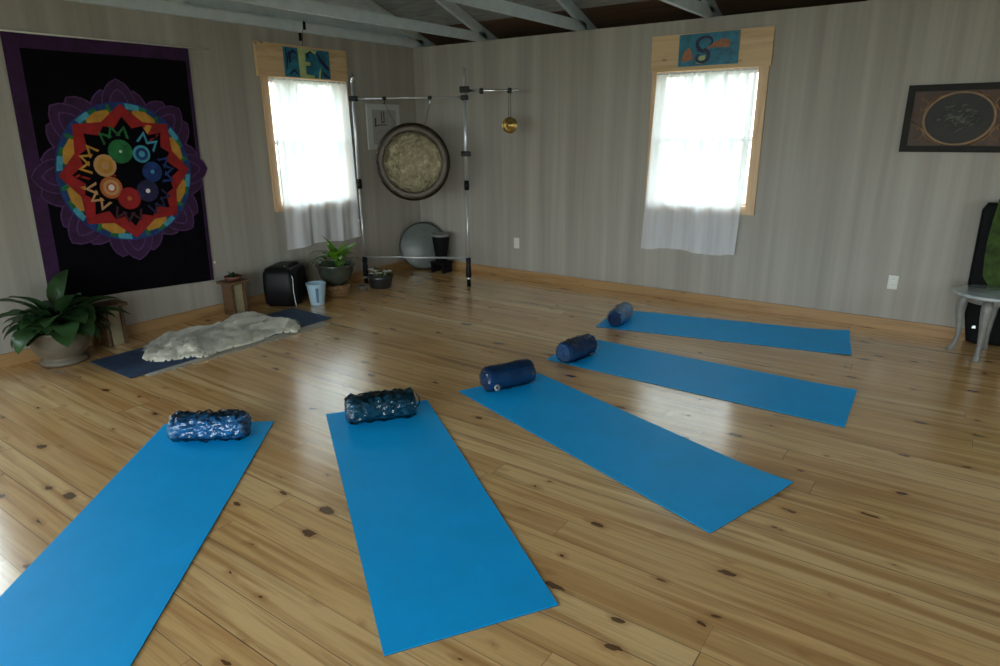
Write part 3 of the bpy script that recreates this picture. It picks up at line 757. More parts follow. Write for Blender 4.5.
for s, gs in ((0.31, GS - 0.14), (0.76, GS + 0.14)):
    zz = GZ + math.sqrt((GR - 0.012) ** 2 - 0.14 ** 2)
    obj('suspension_cord', MB().tube([on(s, 1.816, 0.0), on(gs, zz + 0.008, 0.0), on(gs, zz - 0.01, -0.03)], 0.003, 6), M['cord'], r)
# chime
CS = LEN + 0.435
r = thing('brass_chime', on(CS, 1.525), 'small round brass chime hanging from the right end of the stand arm', 'chime')
cx = Matrix(((D.x, 0, Nn.x, on(CS, 1.60).x), (D.y, 0, Nn.y, on(CS, 1.60).y), (0, 1, 0, 1.60), (0, 0, 0, 1)))
mb = MB(); mb.X = cx
mb.lathe([(0.0, 0.024), (0.018, 0.022), (0.03, 0.010), (0.045, 0.006), (0.074, 0.0), (0.076, -0.006), (0.070, -0.006), (0.03, 0.0), (0.0, 0.008)], (0, 0, 0), 32)
obj('disc', mb, M['brass'], r)
for q in (-1, 1): obj('cord', MB().tube([on(CS + q * 0.008, 1.892, 0.0), on(CS + q * 0.012, 1.665, 0.006)], 0.0028, 6), M['cord'], r)

# pale print behind the gong
r = thing('framed_print', (-A, 5.36, 1.38), 'pale framed print on the left wall partly hidden by the gong', 'picture')
x = -A + 0.001
obj('mount', MB().cbox(x, x + 0.016, 5.115, 5.615, 1.37, 1.835, 0.004), M['paper'], r)
pr = obj('print', MB().box(x + 0.015, x + 0.018, 5.19, 5.55, 1.42, 1.775), M['paper2'], r)
mm = MB()
for (a, b, c, d) in ((5.32, 5.335, 1.65, 1.76), (5.355, 5.37, 1.65, 1.76), (5.32, 5.37, 1.64, 1.655), (5.22, 5.245, 1.60, 1.69), (5.26, 5.40, 1.615, 1.625), (5.245, 5.285, 1.61, 1.618)):
    mm.box(x + 0.0175, x + 0.019, a, b, c, d)
obj('ink_marks', mm, M['ink'], pr)

# drum leaning in the corner
cen = Vector((-5.145, 5.705, 0)); dN = Vector((0.707, -0.707, 0)); dD = Vector((0.707, 0.707, 0)); tilt = math.radians(12)
zax = (dN * math.cos(tilt) + Vector((0, 0, math.sin(tilt)))).normalized(); yax = zax.cross(dD).normalized()
if yax.z < 0: yax = -yax
xax = yax.cross(zax)
R0 = 0.27; cc = cen + dN * 0.04 + Vector((0, 0, R0 * yax.z + 0.012))
gx = Matrix(((xax.x, yax.x, zax.x, cc.x), (xax.y, yax.y, zax.y, cc.y), (xax.z, yax.z, zax.z, cc.z), (0, 0, 0, 1)))
r = thing('frame_drum', (cc.x, cc.y, 0), 'grey round frame drum leaning in the corner behind the gong stand', 'drum')
mb = MB(); mb.X = gx; mb.lathe([(0.0, 0.0), (R0 - 0.012, 0.0), (R0 - 0.006, -0.004)], (0, 0, 0), 48); obj('drum_skin', mb, M['drumskin'], r)
mb = MB(); mb.X = gx; mb.lathe([(R0 - 0.014, 0.002), (R0, 0.003), (R0 + 0.003, -0.02), (R0, -0.05), (R0 - 0.012, -0.05), (R0 - 0.012, -0.003)], (0, 0, 0), 48); obj('rim', mb, M['drumrim'], r)
# black tapered pot on a block
bx_, by_ = -4.84, 5.67
r = thing('low_block', (bx_, by_, 0), 'low dark block under the tall black pot in the corner', 'stand')
obj('block_top', MB().cbox(bx_ - 0.10, bx_ + 0.10, by_ - 0.09, by_ + 0.09, 0.10, 0.125), M['blackmatte'], r)
for sx in (-1, 1): obj('leg', MB().box(bx_ + sx * 0.08 - 0.012, bx_ + sx * 0.08 + 0.012, by_ - 0.08, by_ + 0.08, 0, 0.101), M['blackmatte'], r)
r = thing('tapered_pot', (bx_, by_, 0.126), 'tall black tapered pot with pale rim behind the gong stand', 'pot')
obj('pot_body', MB().lathe([(0.0, 0.0), (0.058, 0.0), (0.062, 0.01), (0.100, 0.28), (0.100, 0.29), (0.09, 0.29), (0.055, 0.02), (0, 0.02)], (bx_, by_, 0.126), 28), M['blackmatte'], r)
obj('pot_rim', MB().lathe([(0.088, 0.285), (0.104, 0.285), (0.108, 0.30), (0.104, 0.315), (0.092, 0.315), (0.088, 0.30)], (bx_, by_, 0.126), 28), M['grey_table'], r)

# ------------------------------------------------------------------ yoga mats
def quad_mat(q, lift=None, label='', group='blue yoga mats fanned out on the floor'):
    """q: TL, TR, BR, BL corners on the floor, metres"""
    TLc, TRc, BRc, BLc = [Vector((*p, 0)) for p in q]
    NU, NV = 12, 40; th = 0.005
    mb = MB()
    c_r = 0.10
    def P(u, v):
        return TLc.lerp(TRc, u).lerp(BLc.lerp(BRc, u), v)
    def hz(u, v):
        h = 0.0006
        if lift:
            for (lu, lv, amt, rad) in lift:
                d = math.hypot((u - lu) * 0.6, (v - lv) * 1.9)
                if d < rad: h += amt * (1 - d / rad) ** 2
        return h
    top = []; bot = []
    for j in range(NV + 1):
        for i in range(NU + 1):
            u, v = i / NU, j / NV; p = P(u, v); z = hz(u, v)
            top.append((p.x, p.y, z + th)); bot.append((p.x, p.y, z))
    n_ = NU + 1
    fs = [(j * n_ + i, (j + 1) * n_ + i, (j + 1) * n_ + i + 1, j * n_ + i + 1) for j in range(NV) for i in range(NU)]
    mb.smooth = True; mb.cur = 0; mb.add(top, fs)
    mb.cur = 1; mb.add(bot, [f[::-1] for f in fs])
    # edge: upper half blue, lower half dark
    loop = [i for i in range(n_)] + [j * n_ + NU for j in range(1, NV + 1)] + [NV * n_ + i for i in range(NU - 1, -1, -1)] + [j * n_ for j in range(NV - 1, 0, -1)]
    T = [Vector(top[i]) for i in loop]; Bt = [Vector(bot[i]) for i in loop]
    Md = [t.lerp(b, 0.35) for t, b in zip(T, Bt)]
    mb.smooth = False
    mb.cur = 0; mb.loft([T, Md], cap=False); mb.cur = 1; mb.loft([Md, Bt], cap=False)
    o = obj('yoga_mat', mb, [M['matblue'], M['matunder']]); return tag(o, label, 'yoga mat', group)
quad_mat([(-3.458, 1.635), (-2.982, 2.003), (-1.790, 0.575), (-2.265, 0.208)], None, 'nearest blue yoga mat, cut off by the lower left edge of the view')
quad_mat([(-2.813, 2.231), (-2.470, 2.715), (-0.918, 1.622), (-1.246, 1.12)], None, 'blue yoga mat second from the left, under the dark teal towel roll')
quad_mat([(-2.401, 2.930), (-2.150, 3.475), (-0.440, 2.895), (-0.628, 2.325)], [(1, 1, 0.02, 0.35), (0.5, 1, 0.006, 0.3)], 'middle blue yoga mat with its right end curled up off the floor')
quad_mat([(-2.250, 3.740), (-2.28, 4.345), (-0.371, 4.300), (-0.348, 3.696)], [(1, 1, 0.008, 0.3)], 'blue yoga mat second from the far wall')
quad_mat([(-2.336, 4.657), (-2.430, 5.250), (-0.600, 5.610), (-0.500, 5.014)], [(1, 1, 0.02, 0.35), (0, 1, 0.006, 0.25)], 'farthest blue yoga mat, closest to the far wall')

# ------------------------------------------------------------------ wrapped towel rolls
def towel_roll(c, ang, L, r0, col, colend, label, seed, wrap=0.2, bulge=None, knot=False, crinkle=1.0):
    """c: centre on the mat; ang: axis direction; built lying on the mat"""
    rnd = random.Random(seed)
    zb = 0.0062
    nm = 'towel_cloth_%d' % seed
    cm = simple(nm, col, 0.8, var=0.3, nscale=18, bump=0.4, bscale=60, spec=0.2)
    ce = simple(nm + '_end', colend, 0.85, var=0.3, nscale=30)
    t = thing('towel_roll', (c[0], c[1], zb), label, 'towel roll', 'rolled towels in clear wrap on the mats')
    base = Matrix.Translation((c[0], c[1], zb + r0)) @ Matrix.Rotation(ang, 4, 'Z')
    def rad(x, a, amp=1.0):
        u = x / L
        f = 1 + 0.05 * noise.noise(Vector((u * 5 + seed, math.cos(a) * 1.2, math.sin(a) * 1.2)))
        if bulge: f += bulge * (u - 0.0)
        f *= 1 - 0.12 * max(0, (abs(u) - 0.40) / 0.10) ** 2
        return r0 * 0.95 * f
    NX, NA = 40, 40
    def zc(p):     # keep it resting on the mat, slightly flattened
        return p
    mb = MB(); mb.X = base; mb.smooth = True; vs = []
    for i in range(NX + 1):
        x = -L / 2 + L * i / NX
        for j in range(NA):
            a = 2 * PI * j / NA; rr = rad(x, a)
            fold = 0.003 * math.sin(a * 3 + seed + x * 9)
            z = (rr + fold) * math.sin(a); z = max(z, -r0 + 0.001)
            vs.append((x, (rr + fold) * math.cos(a), z))
    fs = [(i * NA + j, i * NA + (j + 1) % NA, (i + 1) * NA + (j + 1) % NA, (i + 1) * NA + j) for i in range(NX) for j in range(NA)]
    mb.add(vs, fs)
    # loose outer flap of the towel along the top
    fl = []
    for i in range(NX + 1):
        x = -L / 2 + L * i / NX
        for q in range(7):
            a = 1.0 + q * 0.22; rr = rad(x, a) + 0.004 + (0.006 if q == 0 else 0.002)
            fl.append((x, rr * math.cos(a), rr * math.sin(a)))
    mb.add(fl, [(i * 7 + q, i * 7 + q + 1, (i + 1) * 7 + q + 1, (i + 1) * 7 + q) for i in range(NX) for q in range(6)])
    tw = obj('towel', mb, cm, t)
    # ends: rolled spiral
    for sx in (-1, 1):
        m = MB(); m.X = base; m.smooth = True
        m.lathe([(0, 0)], (0, 0, 0), 4) if False else None
        K = 70; turns = 3.6; pv = []
        for i in range(K + 1):
            u = i / K; a = u * turns * 2 * PI + seed; rr = r0 * (0.10 + 0.78 * u)
            x = sx * (L / 2 + 0.006 * math.sin(u * 9 + seed)); w = r0 * 0.055
            for dx, dr in ((-0.03, -w), (0.004, -w), (0.006, 0), (0.004, w), (-0.03, w)):
                z = max((rr + dr) * math.sin(a), -r0 + 0.002)
                pv.append((x + sx * dx, (rr + dr) * math.cos(a), z))
        m.add(pv, [(i * 5 + q, i * 5 + q + 1, (i + 1) * 5 + q + 1, (i + 1) * 5 + q) for i in range(K) for q in range(4)])
        m.smooth = False
        pts = [(sx * (L / 2 - 0.012), r0 * 0.9 * math.cos(2 * PI * j / 24), r0 * 0.9 * math.sin(2 * PI * j / 24)) for j in range(24)]
        m.add(pts, [tuple(range(24))])
        obj('rolled_end', m, ce, t)
    # crinkled clear wrap
    mb = MB(); mb.X = base; mb.smooth = True; vs = []; NX2, NA2 = 60, 64
    for i in range(NX2 + 1):
        x = -L / 2 - 0.012 + (L + 0.024) * i / NX2
        for j in range(NA2):
            a = 2 * PI * j / NA2; rr = rad(max(-L / 2, min(L / 2, x)), a)
            n1 = noise.noise(Vector((x * 20 + a * 1.4 + seed * 3, math.cos(a) * 2.2, math.sin(a) * 2.2)))
            n2 = noise.noise(Vector((x * 42 + seed, math.cos(a) * 5, math.sin(a) * 5)))
            rr += 0.004 + crinkle * (0.020 * abs(n1) + 0.010 * abs(n2))
            e = max(0, (abs(x) - (L / 2 - 0.004)) / 0.016); rr *= 1 - 0.16 * min(1, e) ** 2
            z = max(rr * math.sin(a), -r0 + 0.0005)
            vs.append((x + 0.003 * n1, rr * math.cos(a), z))
    mb.add(vs, [(i * NA2 + j, i * NA2 + (j + 1) % NA2, (i + 1) * NA2 + (j + 1) % NA2, (i + 1) * NA2 + j) for i in range(NX2) for j in range(NA2)])
    wm = M['wrap'].copy(); wm.name = 'wrap_%d' % seed
    wm.node_tree.nodes['strength'].inputs[1].default_value = wrap
    wr = obj('plastic_wrap', mb, wm, t)
    if knot:
        m = MB(); m.X = base; P = []
        for i in range(14):
            a = -1.2 + i / 13 * 2.4; P.append((L / 2 + 0.006 + 0.03 * math.cos(a), 0.0 + 0.02 * math.sin(a * 1.0), 0.01 + 0.035 * math.sin(a)))
        m.tube(P, 0.004, 6); obj('carry_loop', m, cm, t)
    return t
def mid(p, q): return ((p[0] + q[0]) / 2, (p[1] + q[1]) / 2)
def roll_from(p, q, off, sc_=1.0, sh_=(0, 0), **k):
    """p,q: front contact line on the floor; off: shift away from the viewer"""
    d = Vector((q[0] - p[0], q[1] - p[1])); n = Vector((-d.y, d.x)).normalized(); c = Vector(mid(p, q)) + n * off + Vector(sh_)
    towel_roll((c.x, c.y), math.atan2(d.y, d.x), d.length * sc_, **k)
roll_from((-3.255, 1.605), (-2.965, 1.835), -0.045, r0=0.066, col=(0.008, 0.12, 0.32), colend=(0.06, 0.16, 0.30), label='blue towel roll in shiny crinkled wrap on the nearest mat', seed=1, wrap=1.7, crinkle=1.4)
roll_from((-2.665, 2.285), (-2.425, 2.60), -0.085, 0.92, (-0.029, -0.020), r0=0.073, col=(0.003, 0.060, 0.11), colend=(0.01, 0.05, 0.11), label='dark teal towel roll with end loop on the second mat from the left', seed=2, wrap=1.1, crinkle=1.3, bulge=0.10, knot=True)
roll_from((-2.320, 3.075), (-2.145, 3.425), -0.055, 0.83, (-0.001, -0.060), r0=0.075, col=(0.003, 0.045, 0.15), colend=(0.008, 0.03, 0.09), label='navy towel roll with pale round tag on the middle mat', seed=3, wrap=0.7, crinkle=0.7)
roll_from((-2.170, 3.805), (-2.100, 4.165), -0.045, 0.80, (0.005, -0.098), r0=0.072, col=(0.005, 0.045, 0.16), colend=(0.03, 0.09, 0.22), label='navy towel roll showing spiral folds on the second mat from the far wall', seed=4, wrap=0.8)
roll_from((-2.285, 4.81), (-2.345, 5.20), -0.055, 0.82, (0.034, -0.130), r0=0.066, col=(0.10, 0.36, 0.80), colend=(0.006, 0.03, 0.10), label='light blue towel roll with dark end on the farthest mat', seed=5, wrap=1.6)
# pale tag on the third roll
t = [o for o in C.objects if o.name.startswith('towel_roll') and 'tag' in o['label']][0]
d = Vector((0.175, 0.35, 0)).normalized(); nn = Vector((d.y, -d.x, 0))
p = t.location + Vector((0, 0, 0.055)) - d * 0.125 + nn * 0.086 * math.cos(0.3) + Vector((0, 0, -0.01))
z_ = (nn * 0.95 + Vector((0, 0, 0.1))).normalized(); y_ = z_.cross(d).normalized()
m = MB(); m.X = Matrix(((d.x, y_.x, z_.x, p.x), (d.y, y_.y, z_.y, p.y), (d.z, y_.z, z_.z, p.z), (0, 0, 0, 1)))
m.lathe([(0.009, 0.0), (0.020, 0.0), (0.021, 0.003), (0.009, 0.004)], (0, 0, 0), 20)
obj('round_tag', m, M['paper2'], t)

# ------------------------------------------------------------------ rug layers and sheepskin
q = [(-4.30, 1.99), (-4.251, 3.47), (-4.60, 3.50), (-4.66, 2.0)]
mb = MB(); mb.slab([(-4.292, 1.98), (-4.245, 3.50), (-4.70, 3.52), (-4.76, 2.0)], 0.0005, 0.006)
rr_ = thing('natural_rug', (-4.5, 2.7, 0), 'pale natural rug showing as a strip beside the indigo mat', 'rug')
obj('weave', mb, M['rugbeige'], rr_)
fr = MB()
for i in range(70):
    y = 2.02 + i * (1.42 / 70); x = -4.29 + (y - 1.98) * 0.031
    fr.tube([(x, y, 0.005), (x + 0.02 + random.uniform(-.004, .01), y + random.uniform(-.012, .012), 0.003)], 0.0022, 5)
tag(obj('fringe', fr, M['rugbeige'], rr_), kind='stuff')
mb = MB(); mb.slab([(-4.911, 1.885), (-4.337, 1.885), (-4.355, 3.62), (-4.925, 3.64)], 0.0065, 0.0115)
tag(obj('indigo_mat', mb, M['rugblue']), 'dark indigo mat under the white sheepskin by the left wall', 'mat')
fp = [[-4.679, 2.12], [-4.854, 2.252], [-4.981, 2.398], [-4.995, 2.509], [-4.956, 2.705], [-4.952, 2.886], [-5.003, 3.039], [-5.119, 3.243], [-4.964, 3.294], [-4.719, 3.275], [-4.592, 3.34], [-4.432, 3.322], [-4.31, 3.265], [-4.229, 3.161], [-4.299, 3.114], [-4.345, 3.049], [-4.296, 2.869], [-4.299, 2.734], [-4.319, 2.572], [-4.312, 2.504], [-4.284, 2.384], [-4.362, 2.332], [-4.402, 2.258], [-4.436, 2.182], [-4.533, 2.104]]
fcx = sum(p[0] for p in fp) / len(fp); fcy = sum(p[1] for p in fp) / len(fp)
# keep strands inside the outline seen in the photograph
fp = [[p[0] - 0.012 * (1 if p[0] > fcx else -1), p[1] - 0.008 * (1 if p[1] > fcy else -1)] for p in fp]
def inside(x, y):
    c = False; j = len(fp) - 1
    for i in range(len(fp)):
        if (fp[i][1] > y) != (fp[j][1] > y) and x < (fp[j][0] - fp[i][0]) * (y - fp[i][1]) / (fp[j][1] - fp[i][1]) + fp[i][0]: c = not c
        j = i
    return c
def edist(x, y):
    b = 9
    for i in range(len(fp)):
        a = fp[i]; c = fp[(i + 1) % len(fp)]; dx, dy = c[0] - a[0], c[1] - a[1]
        t = max(0, min(1, ((x - a[0]) * dx + (y - a[1]) * dy) / (dx * dx + dy * dy))); b = min(b, math.hypot(x - a[0] - t * dx, y - a[1] - t * dy))
    return b
def fz(x, y):
    d = edist(x, y) if inside(x, y) else 0
    return 0.013 + 0.044 * min(1, d / 0.09) ** 0.5 + (0.026 * noise.noise(Vector((x * 6, y * 6, 1))) + 0.016 * noise.noise(Vector((x * 17, y * 19, 4)))) * min(1, d / 0.05)
def snap(x, y):
    """pull points outside the outline, or very near it, onto the outline"""
    best = (9, x, y)
    for i in range(len(fp)):
        a = fp[i]; c = fp[(i + 1) % len(fp)]; dx, dy = c[0] - a[0], c[1] - a[1]
        t = max(0, min(1, ((x - a[0]) * dx + (y - a[1]) * dy) / (dx * dx + dy * dy))); qx, qy = a[0] + t * dx, a[1] + t * dy
        d = math.hypot(x - qx, y - qy)
        if d < best[0]: best = (d, qx, qy)
    return (best[1], best[2]) if not inside(x, y) or best[0] < 0.008 else (x, y)
st = 0.018; mb = MB(); mb.smooth = True; idx = {}; vs = []; fs = []
nx, ny = int(1.0 / st), int(1.4 / st)
def vid(i, j):
    if (i, j) not in idx:
        x, y = -5.16 + i * st, 2.05 + j * st; x, y = snap(x, y); idx[(i, j)] = len(vs); vs.append((x, y, fz(x, y)))
    return idx[(i, j)]
for i in range(nx):
    for j in range(ny):
        if inside(-5.16 + (i + .5) * st, 2.05 + (j + .5) * st): fs.append((vid(i, j), vid(i + 1, j), vid(i + 1, j + 1), vid(i, j + 1)))
mb.add(vs, fs)
fl_ = thing('sheepskin', (fcx, fcy, 0.012), 'ivory white sheepskin lying on the indigo mat by the tapestry', 'sheepskin')
obj('hide', mb, M['fleece'], fl_, smooth=True)
wl = MB(); rnd = random.Random(11); cnt = 0
while cnt < 16000:
    x, y = rnd.uniform(-5.15, -4.2), rnd.uniform(2.07, 3.38)
    if not inside(x, y): continue
    cnt += 1
    z = fz(x, y) - 0.002
    a = 6.3 * noise.noise(Vector((x * 5, y * 5, 7))) + rnd.uniform(-0.9, 0.9)
    L = rnd.uniform(0.022, 0.045); w = rnd.uniform(0.0018, 0.0035)
    d = Vector((math.cos(a), math.sin(a), 0)); n = Vector((-d.y, d.x, 0)) * w
    p0 = Vector((x, y, z)); p1 = p0 + d * L * 0.45 + Vector((0, 0, L * 0.32)); p2 = p0 + d * L + Vector((0, 0, L * 0.22))
    if p2.z < 0.013: p2.z = 0.013
    wl.add([p0 - n, p0 + n, p1 + n * 0.8, p1 - n * 0.8, p2], [(0, 1, 2, 3), (3, 2, 4)])
tag(obj('wool', wl, M['fleece'], fl_, smooth=True), kind='stuff')

# ------------------------------------------------------------------ foliage helpers
def leaf(mb, base, az, el, L, W, droop=0.6, stem=0.3, fold=0.25, sr=0.003):
    """stem then a broad blade that arches over"""
    base = Vector(base); p = base.copy(); pts = []; e = el
    n = 14
    for i in range(n + 1):
        pts.append(p.copy()); d = Vector((math.cos(az) * math.cos(e), math.sin(az) * math.cos(e), math.sin(e)))
        p = p + d * L / n; e -= droop / n * (0.5 + 1.5 * i / n)
    k0 = int(n * stem)
    if k0 >= 1: mb.tube(pts[:k0 + 1], sr, 5)
    mb.smooth = True; vs = []; m = n - k0; side = Vector((-math.sin(az), math.cos(az), 0))
    for i in range(m + 1):
        q = pts[k0 + i]; t = i / m; w = W * math.sin(PI * min(1, t ** 0.75 * 1.0)) ** 0.8 if 0 < t < 1 else 0.0005
        d = (pts[min(n, k0 + i + 1)] - pts[k0 + i - 1 if k0 + i else 0]).normalized(); up = side.cross(d)
        if up.z < 0: up = -up
        vs += [q - side * w / 2 + up * w * fold, q, q + side * w / 2 + up * w * fold]
    mb.add(vs, [(i * 3 + c, i * 3 + c + 1, (i + 1) * 3 + c + 1, (i + 1) * 3 + c) for i in range(m) for c in (0, 1)])
    mb.smooth = False

# big peace-lily style plant at the left
px_, py_ = -5.10, 1.80
r = thing('potted_plant', (px_, py_, 0), 'large dark green leafy plant in a grey ceramic pot left of the rug', 'potted plant')
obj('pot', MB().lathe([(0, 0.0), (0.135, 0.0), (0.150, 0.012), (0.150, 0.03), (0.125, 0.042), (0.122, 0.05), (0.150, 0.075), (0.178, 0.13), (0.190, 0.19), (0.192, 0.225), (0.200, 0.235), (0.200, 0.255), (0.188, 0.258), (0.180, 0.24), (0.17, 0.20)], (px_, py_, 0), 40), M['ceramic'], r)
obj('soil', MB().lathe([(0.0, 0.225), (0.178, 0.218)], (px_, py_, 0), 30), M['soil'], r)
mb = MB(); rnd = random.Random(21)
for i in range(90):
    az = rnd.uniform(0, 2 * PI); el = rnd.uniform(0.45, 1.25); L = rnd.uniform(0.26, 0.42)
    dx = math.cos(az)
    if px_ + dx * L * 0.9 < -A + 0.03: 
        if math.cos(az) < -0.25: el = rnd.uniform(1.2, 1.45); L *= 0.8
    b = (px_ + rnd.uniform(-.05, .05), py_ + rnd.uniform(-.06, .06), 0.22)
    leaf(mb, b, az, el, L, rnd.uniform(0.12, 0.17), rnd.uniform(1.3, 2.1), 0.45, 0.10, 0.0035)
for az, el, L in ((2.2, 1.50, 0.50), (-1.3, 1.30, 0.46), (-0.9, 1.0, 0.44), (0.2, 1.2, 0.48), (-1.4, 0.9, 0.46), (-1.1, 1.0, 0.46), (1.3, 0.9, 0.46), (1.45, 0.8, 0.50), (1.1, 0.6, 0.5), (-0.9, 0.8, 0.42), (-1.5, 1.15, 0.5)):
    leaf(mb, (px_, py_, 0.22), az, el, L, 0.13, 1.1, 0.4, 0.15, 0.004)
mb.v = [Vector((max(v.x, -A + 0.045), v.y, v.z)) for v in mb.v]
obj('foliage', mb, M['leaf_dark'], r)

# two little wooden stools by the tapestry
def stool(y, label, x=-5.205, h=0.305, bowl=True, bl=''):
    r = thing('wooden_stool', (x, y, 0), label, 'stool', 'small dark stools either side of the tapestry')
    obj('seat_board', MB().cbox(x - 0.10, x + 0.085, y - 0.105, y + 0.105, h - 0.025, h, 0.004), M['oldwood'], r)
    obj('leg_panel', MB().box(x - 0.08, x + 0.065, y - 0.072, y - 0.052, 0, h - 0.024), M['oldwood'], r)
    obj('leg_panel', MB().box(x - 0.08, x + 0.065, y + 0.052, y + 0.072, 0, h - 0.024), M['oldwood'], r)
    p = obj('front_panel', MB().cbox(x + 0.03, x + 0.045, y - 0.035, y + 0.051, 0.0, h - 0.024, 0.003), M['panel'], r); p['label'] = 'cream front panel'
    obj('stretcher', MB().box(x - 0.02, x, y - 0.053, y + 0.053, 0.06, 0.10), M['oldwood'], r)
    return r
stool(3.26, 'small dark wooden stool with cream panel right of the tapestry')
stool(2.205, 'small dark wooden stool with cream panel behind the large potted plant', x=-5.215, h=0.325)
r = thing('planted_bowl', (-5.20, 3.26, 0.306), 'small rust bowl with dark succulent leaves on the stool right of the tapestry', 'planter')
obj('bowl', MB().lathe([(0, 0.0), (0.04, 0.0), (0.07, 0.02), (0.078, 0.04), (0.070, 0.042), (0.05, 0.02), (0.0, 0.02)], (-5.20, 3.26, 0.306), 24), M['terra'], r)
mb = MB(); rnd = random.Random(4)
for i in range(26): leaf(mb, (-5.20, 3.26, 0.325), rnd.uniform(0, 6.28), rnd.uniform(0.2, 1.4), rnd.uniform(0.05, 0.09), 0.022, 0.4, 0.1, 0.2, 0.002)
obj('leaves', mb, M['leaf_dark'], r)

# black speaker box
sx0, sy0 = -5.155, 3.765
r = thing('portable_speaker', (sx0, sy0, 0), 'black rounded portable speaker on the floor under the left window', 'speaker')
ang = math.radians(-50)
X = Matrix.Translation((sx0, sy0, 0)) @ Matrix.Rotation(math.radians(30), 4, 'Z')
def rrect(w, d, rad, z, n=6):
    o = []
    for (cx_, cy_, a0) in ((w - rad, d - rad, 0), (-w + rad, d - rad, 90), (-w + rad, -d + rad, 180), (w - rad, -d + rad, 270)):
        for i in range(n + 1):
            a = math.radians(a0 + 90 * i / n); o.append((cx_ + rad * math.cos(a), cy_ + rad * math.sin(a), z))
    return o
mb = MB(); mb.X = X; mb.smooth = True
mb.loft([rrect(0.13, 0.165, 0.05, 0.008), rrect(0.15, 0.185, 0.06, 0.03), rrect(0.155, 0.192, 0.06, 0.18), rrect(0.15, 0.187, 0.06, 0.31), rrect(0.13, 0.165, 0.06, 0.355), rrect(0.09, 0.13, 0.05, 0.372)])
obj('cabinet', mb, M['black'], r)
mb = MB(); mb.X = X; mb.loft([[(0.153, -0.13, 0.05), (0.153, 0.10, 0.05), (0.153, 0.10, 0.26), (0.153, -0.13, 0.26)], [(0.160, -0.12, 0.06), (0.160, 0.09, 0.06), (0.160, 0.09, 0.25), (0.160, -0.12, 0.25)]])
obj('grille', mb, M['blackmatte'], r)
mb = MB(); mb.X = X; mb.tube([(0.09, -0.10, 0.36), (0.10, -0.09, 0.385), (0.10, 0.06, 0.385), (0.09, 0.07, 0.36)], 0.010, 8); obj('carry_handle', mb, M['black'], r)
mb = MB(); mb.X = X; mb.tube([(0.05, -0.10, 0.374), (0.11, -0.145, 0.350), (0.148, -0.172, 0.27), (0.144, -0.172, 0.16), (0.150, -0.168, 0.05), (0.16, -0.17, 0.004)], 0.0035, 6); o = obj('audio_cable', mb, M['petalwhite'], r); o['label'] = 'thin pale cable over the corner'
mb = MB(); mb.X = X
for q in ((-.1, -.12), (.1, -.12), (-.1, .12), (.1, .12)):
    mb = MB(); mb.X = X; mb.lathe([(0, 0), (0.014, 0), (0.014, 0.012), (0, 0.012)], (q[0], q[1], 0), 10); obj('foot_pad', mb, M['blackmatte'], r)

# pale blue bucket
cx_, cy_ = -4.865, 3.885
r = thing('metal_bucket', (cx_, cy_, 0), 'small pale blue bucket with a slate stripe beside the black speaker', 'bucket')
obj('bucket_body', MB().lathe([(0, 0.001), (0.062, 0.001), (0.064, 0.006), (0.088, 0.195), (0.093, 0.20), (0.092, 0.206), (0.084, 0.203), (0.060, 0.012), (0, 0.012)], (cx_, cy_, 0), 32), M['bluecup'], r)
m = MB(); a0 = math.atan2(-cy_, -cx_) + 0.05
vs = []
for j in range(9):
    z = 0.03 + j * 0.0175; rr = 0.0645 + (0.088 - 0.064) * z / 0.195 + 0.0012
    for da in (-0.16, 0, 0.16): vs.append((cx_ + rr * math.cos(a0 + da), cy_ + rr * math.sin(a0 + da), z))
m.add(vs, [(j * 3 + c, j * 3 + c + 1, (j + 1) * 3 + c + 1, (j + 1) * 3 + c) for j in range(8) for c in (0, 1)])
obj('stripe', m, M['bluestripe'], r)

# green glazed pot with bright plant on a wicker ring
gx_, gy_ = -4.985, 4.235
r = thing('wicker_basket', (gx_, gy_, 0), 'low round brown wicker basket under the dark glazed pot', 'basket')
obj('basket_body', MB().lathe([(0, 0.0), (0.10, 0.0), (0.115, 0.02), (0.135, 0.08), (0.13, 0.115), (0.12, 0.118), (0.11, 0.10), (0.0, 0.095)], (gx_, gy_, 0), 40, wob=lambda j, z: 1 + 0.025 * math.sin(j * PI)), M['wicker'], r)
m = MB()
for z, rr in ((0.018, 0.118), (0.05, 0.130), (0.083, 0.137), (0.114, 0.130)):
    m.tube([(gx_ + rr * math.cos(a * PI / 16), gy_ + rr * math.sin(a * PI / 16), z + 0.004 * math.sin(a * PI / 2)) for a in range(33)], 0.007, 6)
obj('woven_band', m, M['wicker'], r)
r = thing('potted_plant', (gx_, gy_, 0.119), 'bright green plant in a dark green glazed pot under the left window', 'potted plant')
obj('pot', MB().lathe([(0, 0.0), (0.085, 0.0), (0.10, 0.01), (0.145, 0.06), (0.168, 0.12), (0.178, 0.175), (0.190, 0.185), (0.192, 0.20), (0.182, 0.204), (0.172, 0.18), (0.165, 0.16)], (gx_, gy_, 0.119), 40), M['greenpot'], r)
obj('soil', MB().lathe([(0.0, 0.175), (0.170, 0.168)], (gx_, gy_, 0.119), 30), M['soil'], r)
mb = MB(); rnd = random.Random(9)
for i in range(22):
    az = rnd.uniform(0, 6.28); leaf(mb, (gx_ + 0.03 + rnd.uniform(-.03, .03), gy_ + 0.02 + rnd.uniform(-.03, .03), 0.29), az, rnd.uniform(0.9, 1.5), rnd.uniform(0.22, 0.34), 0.07, rnd.uniform(0.6, 1.4), 0.35, 0.15, 0.004)
o = obj('bright_leaves', mb, M['leaf_bright'], r); o['label'] = 'bright lime green upright leaves'
mb = MB()
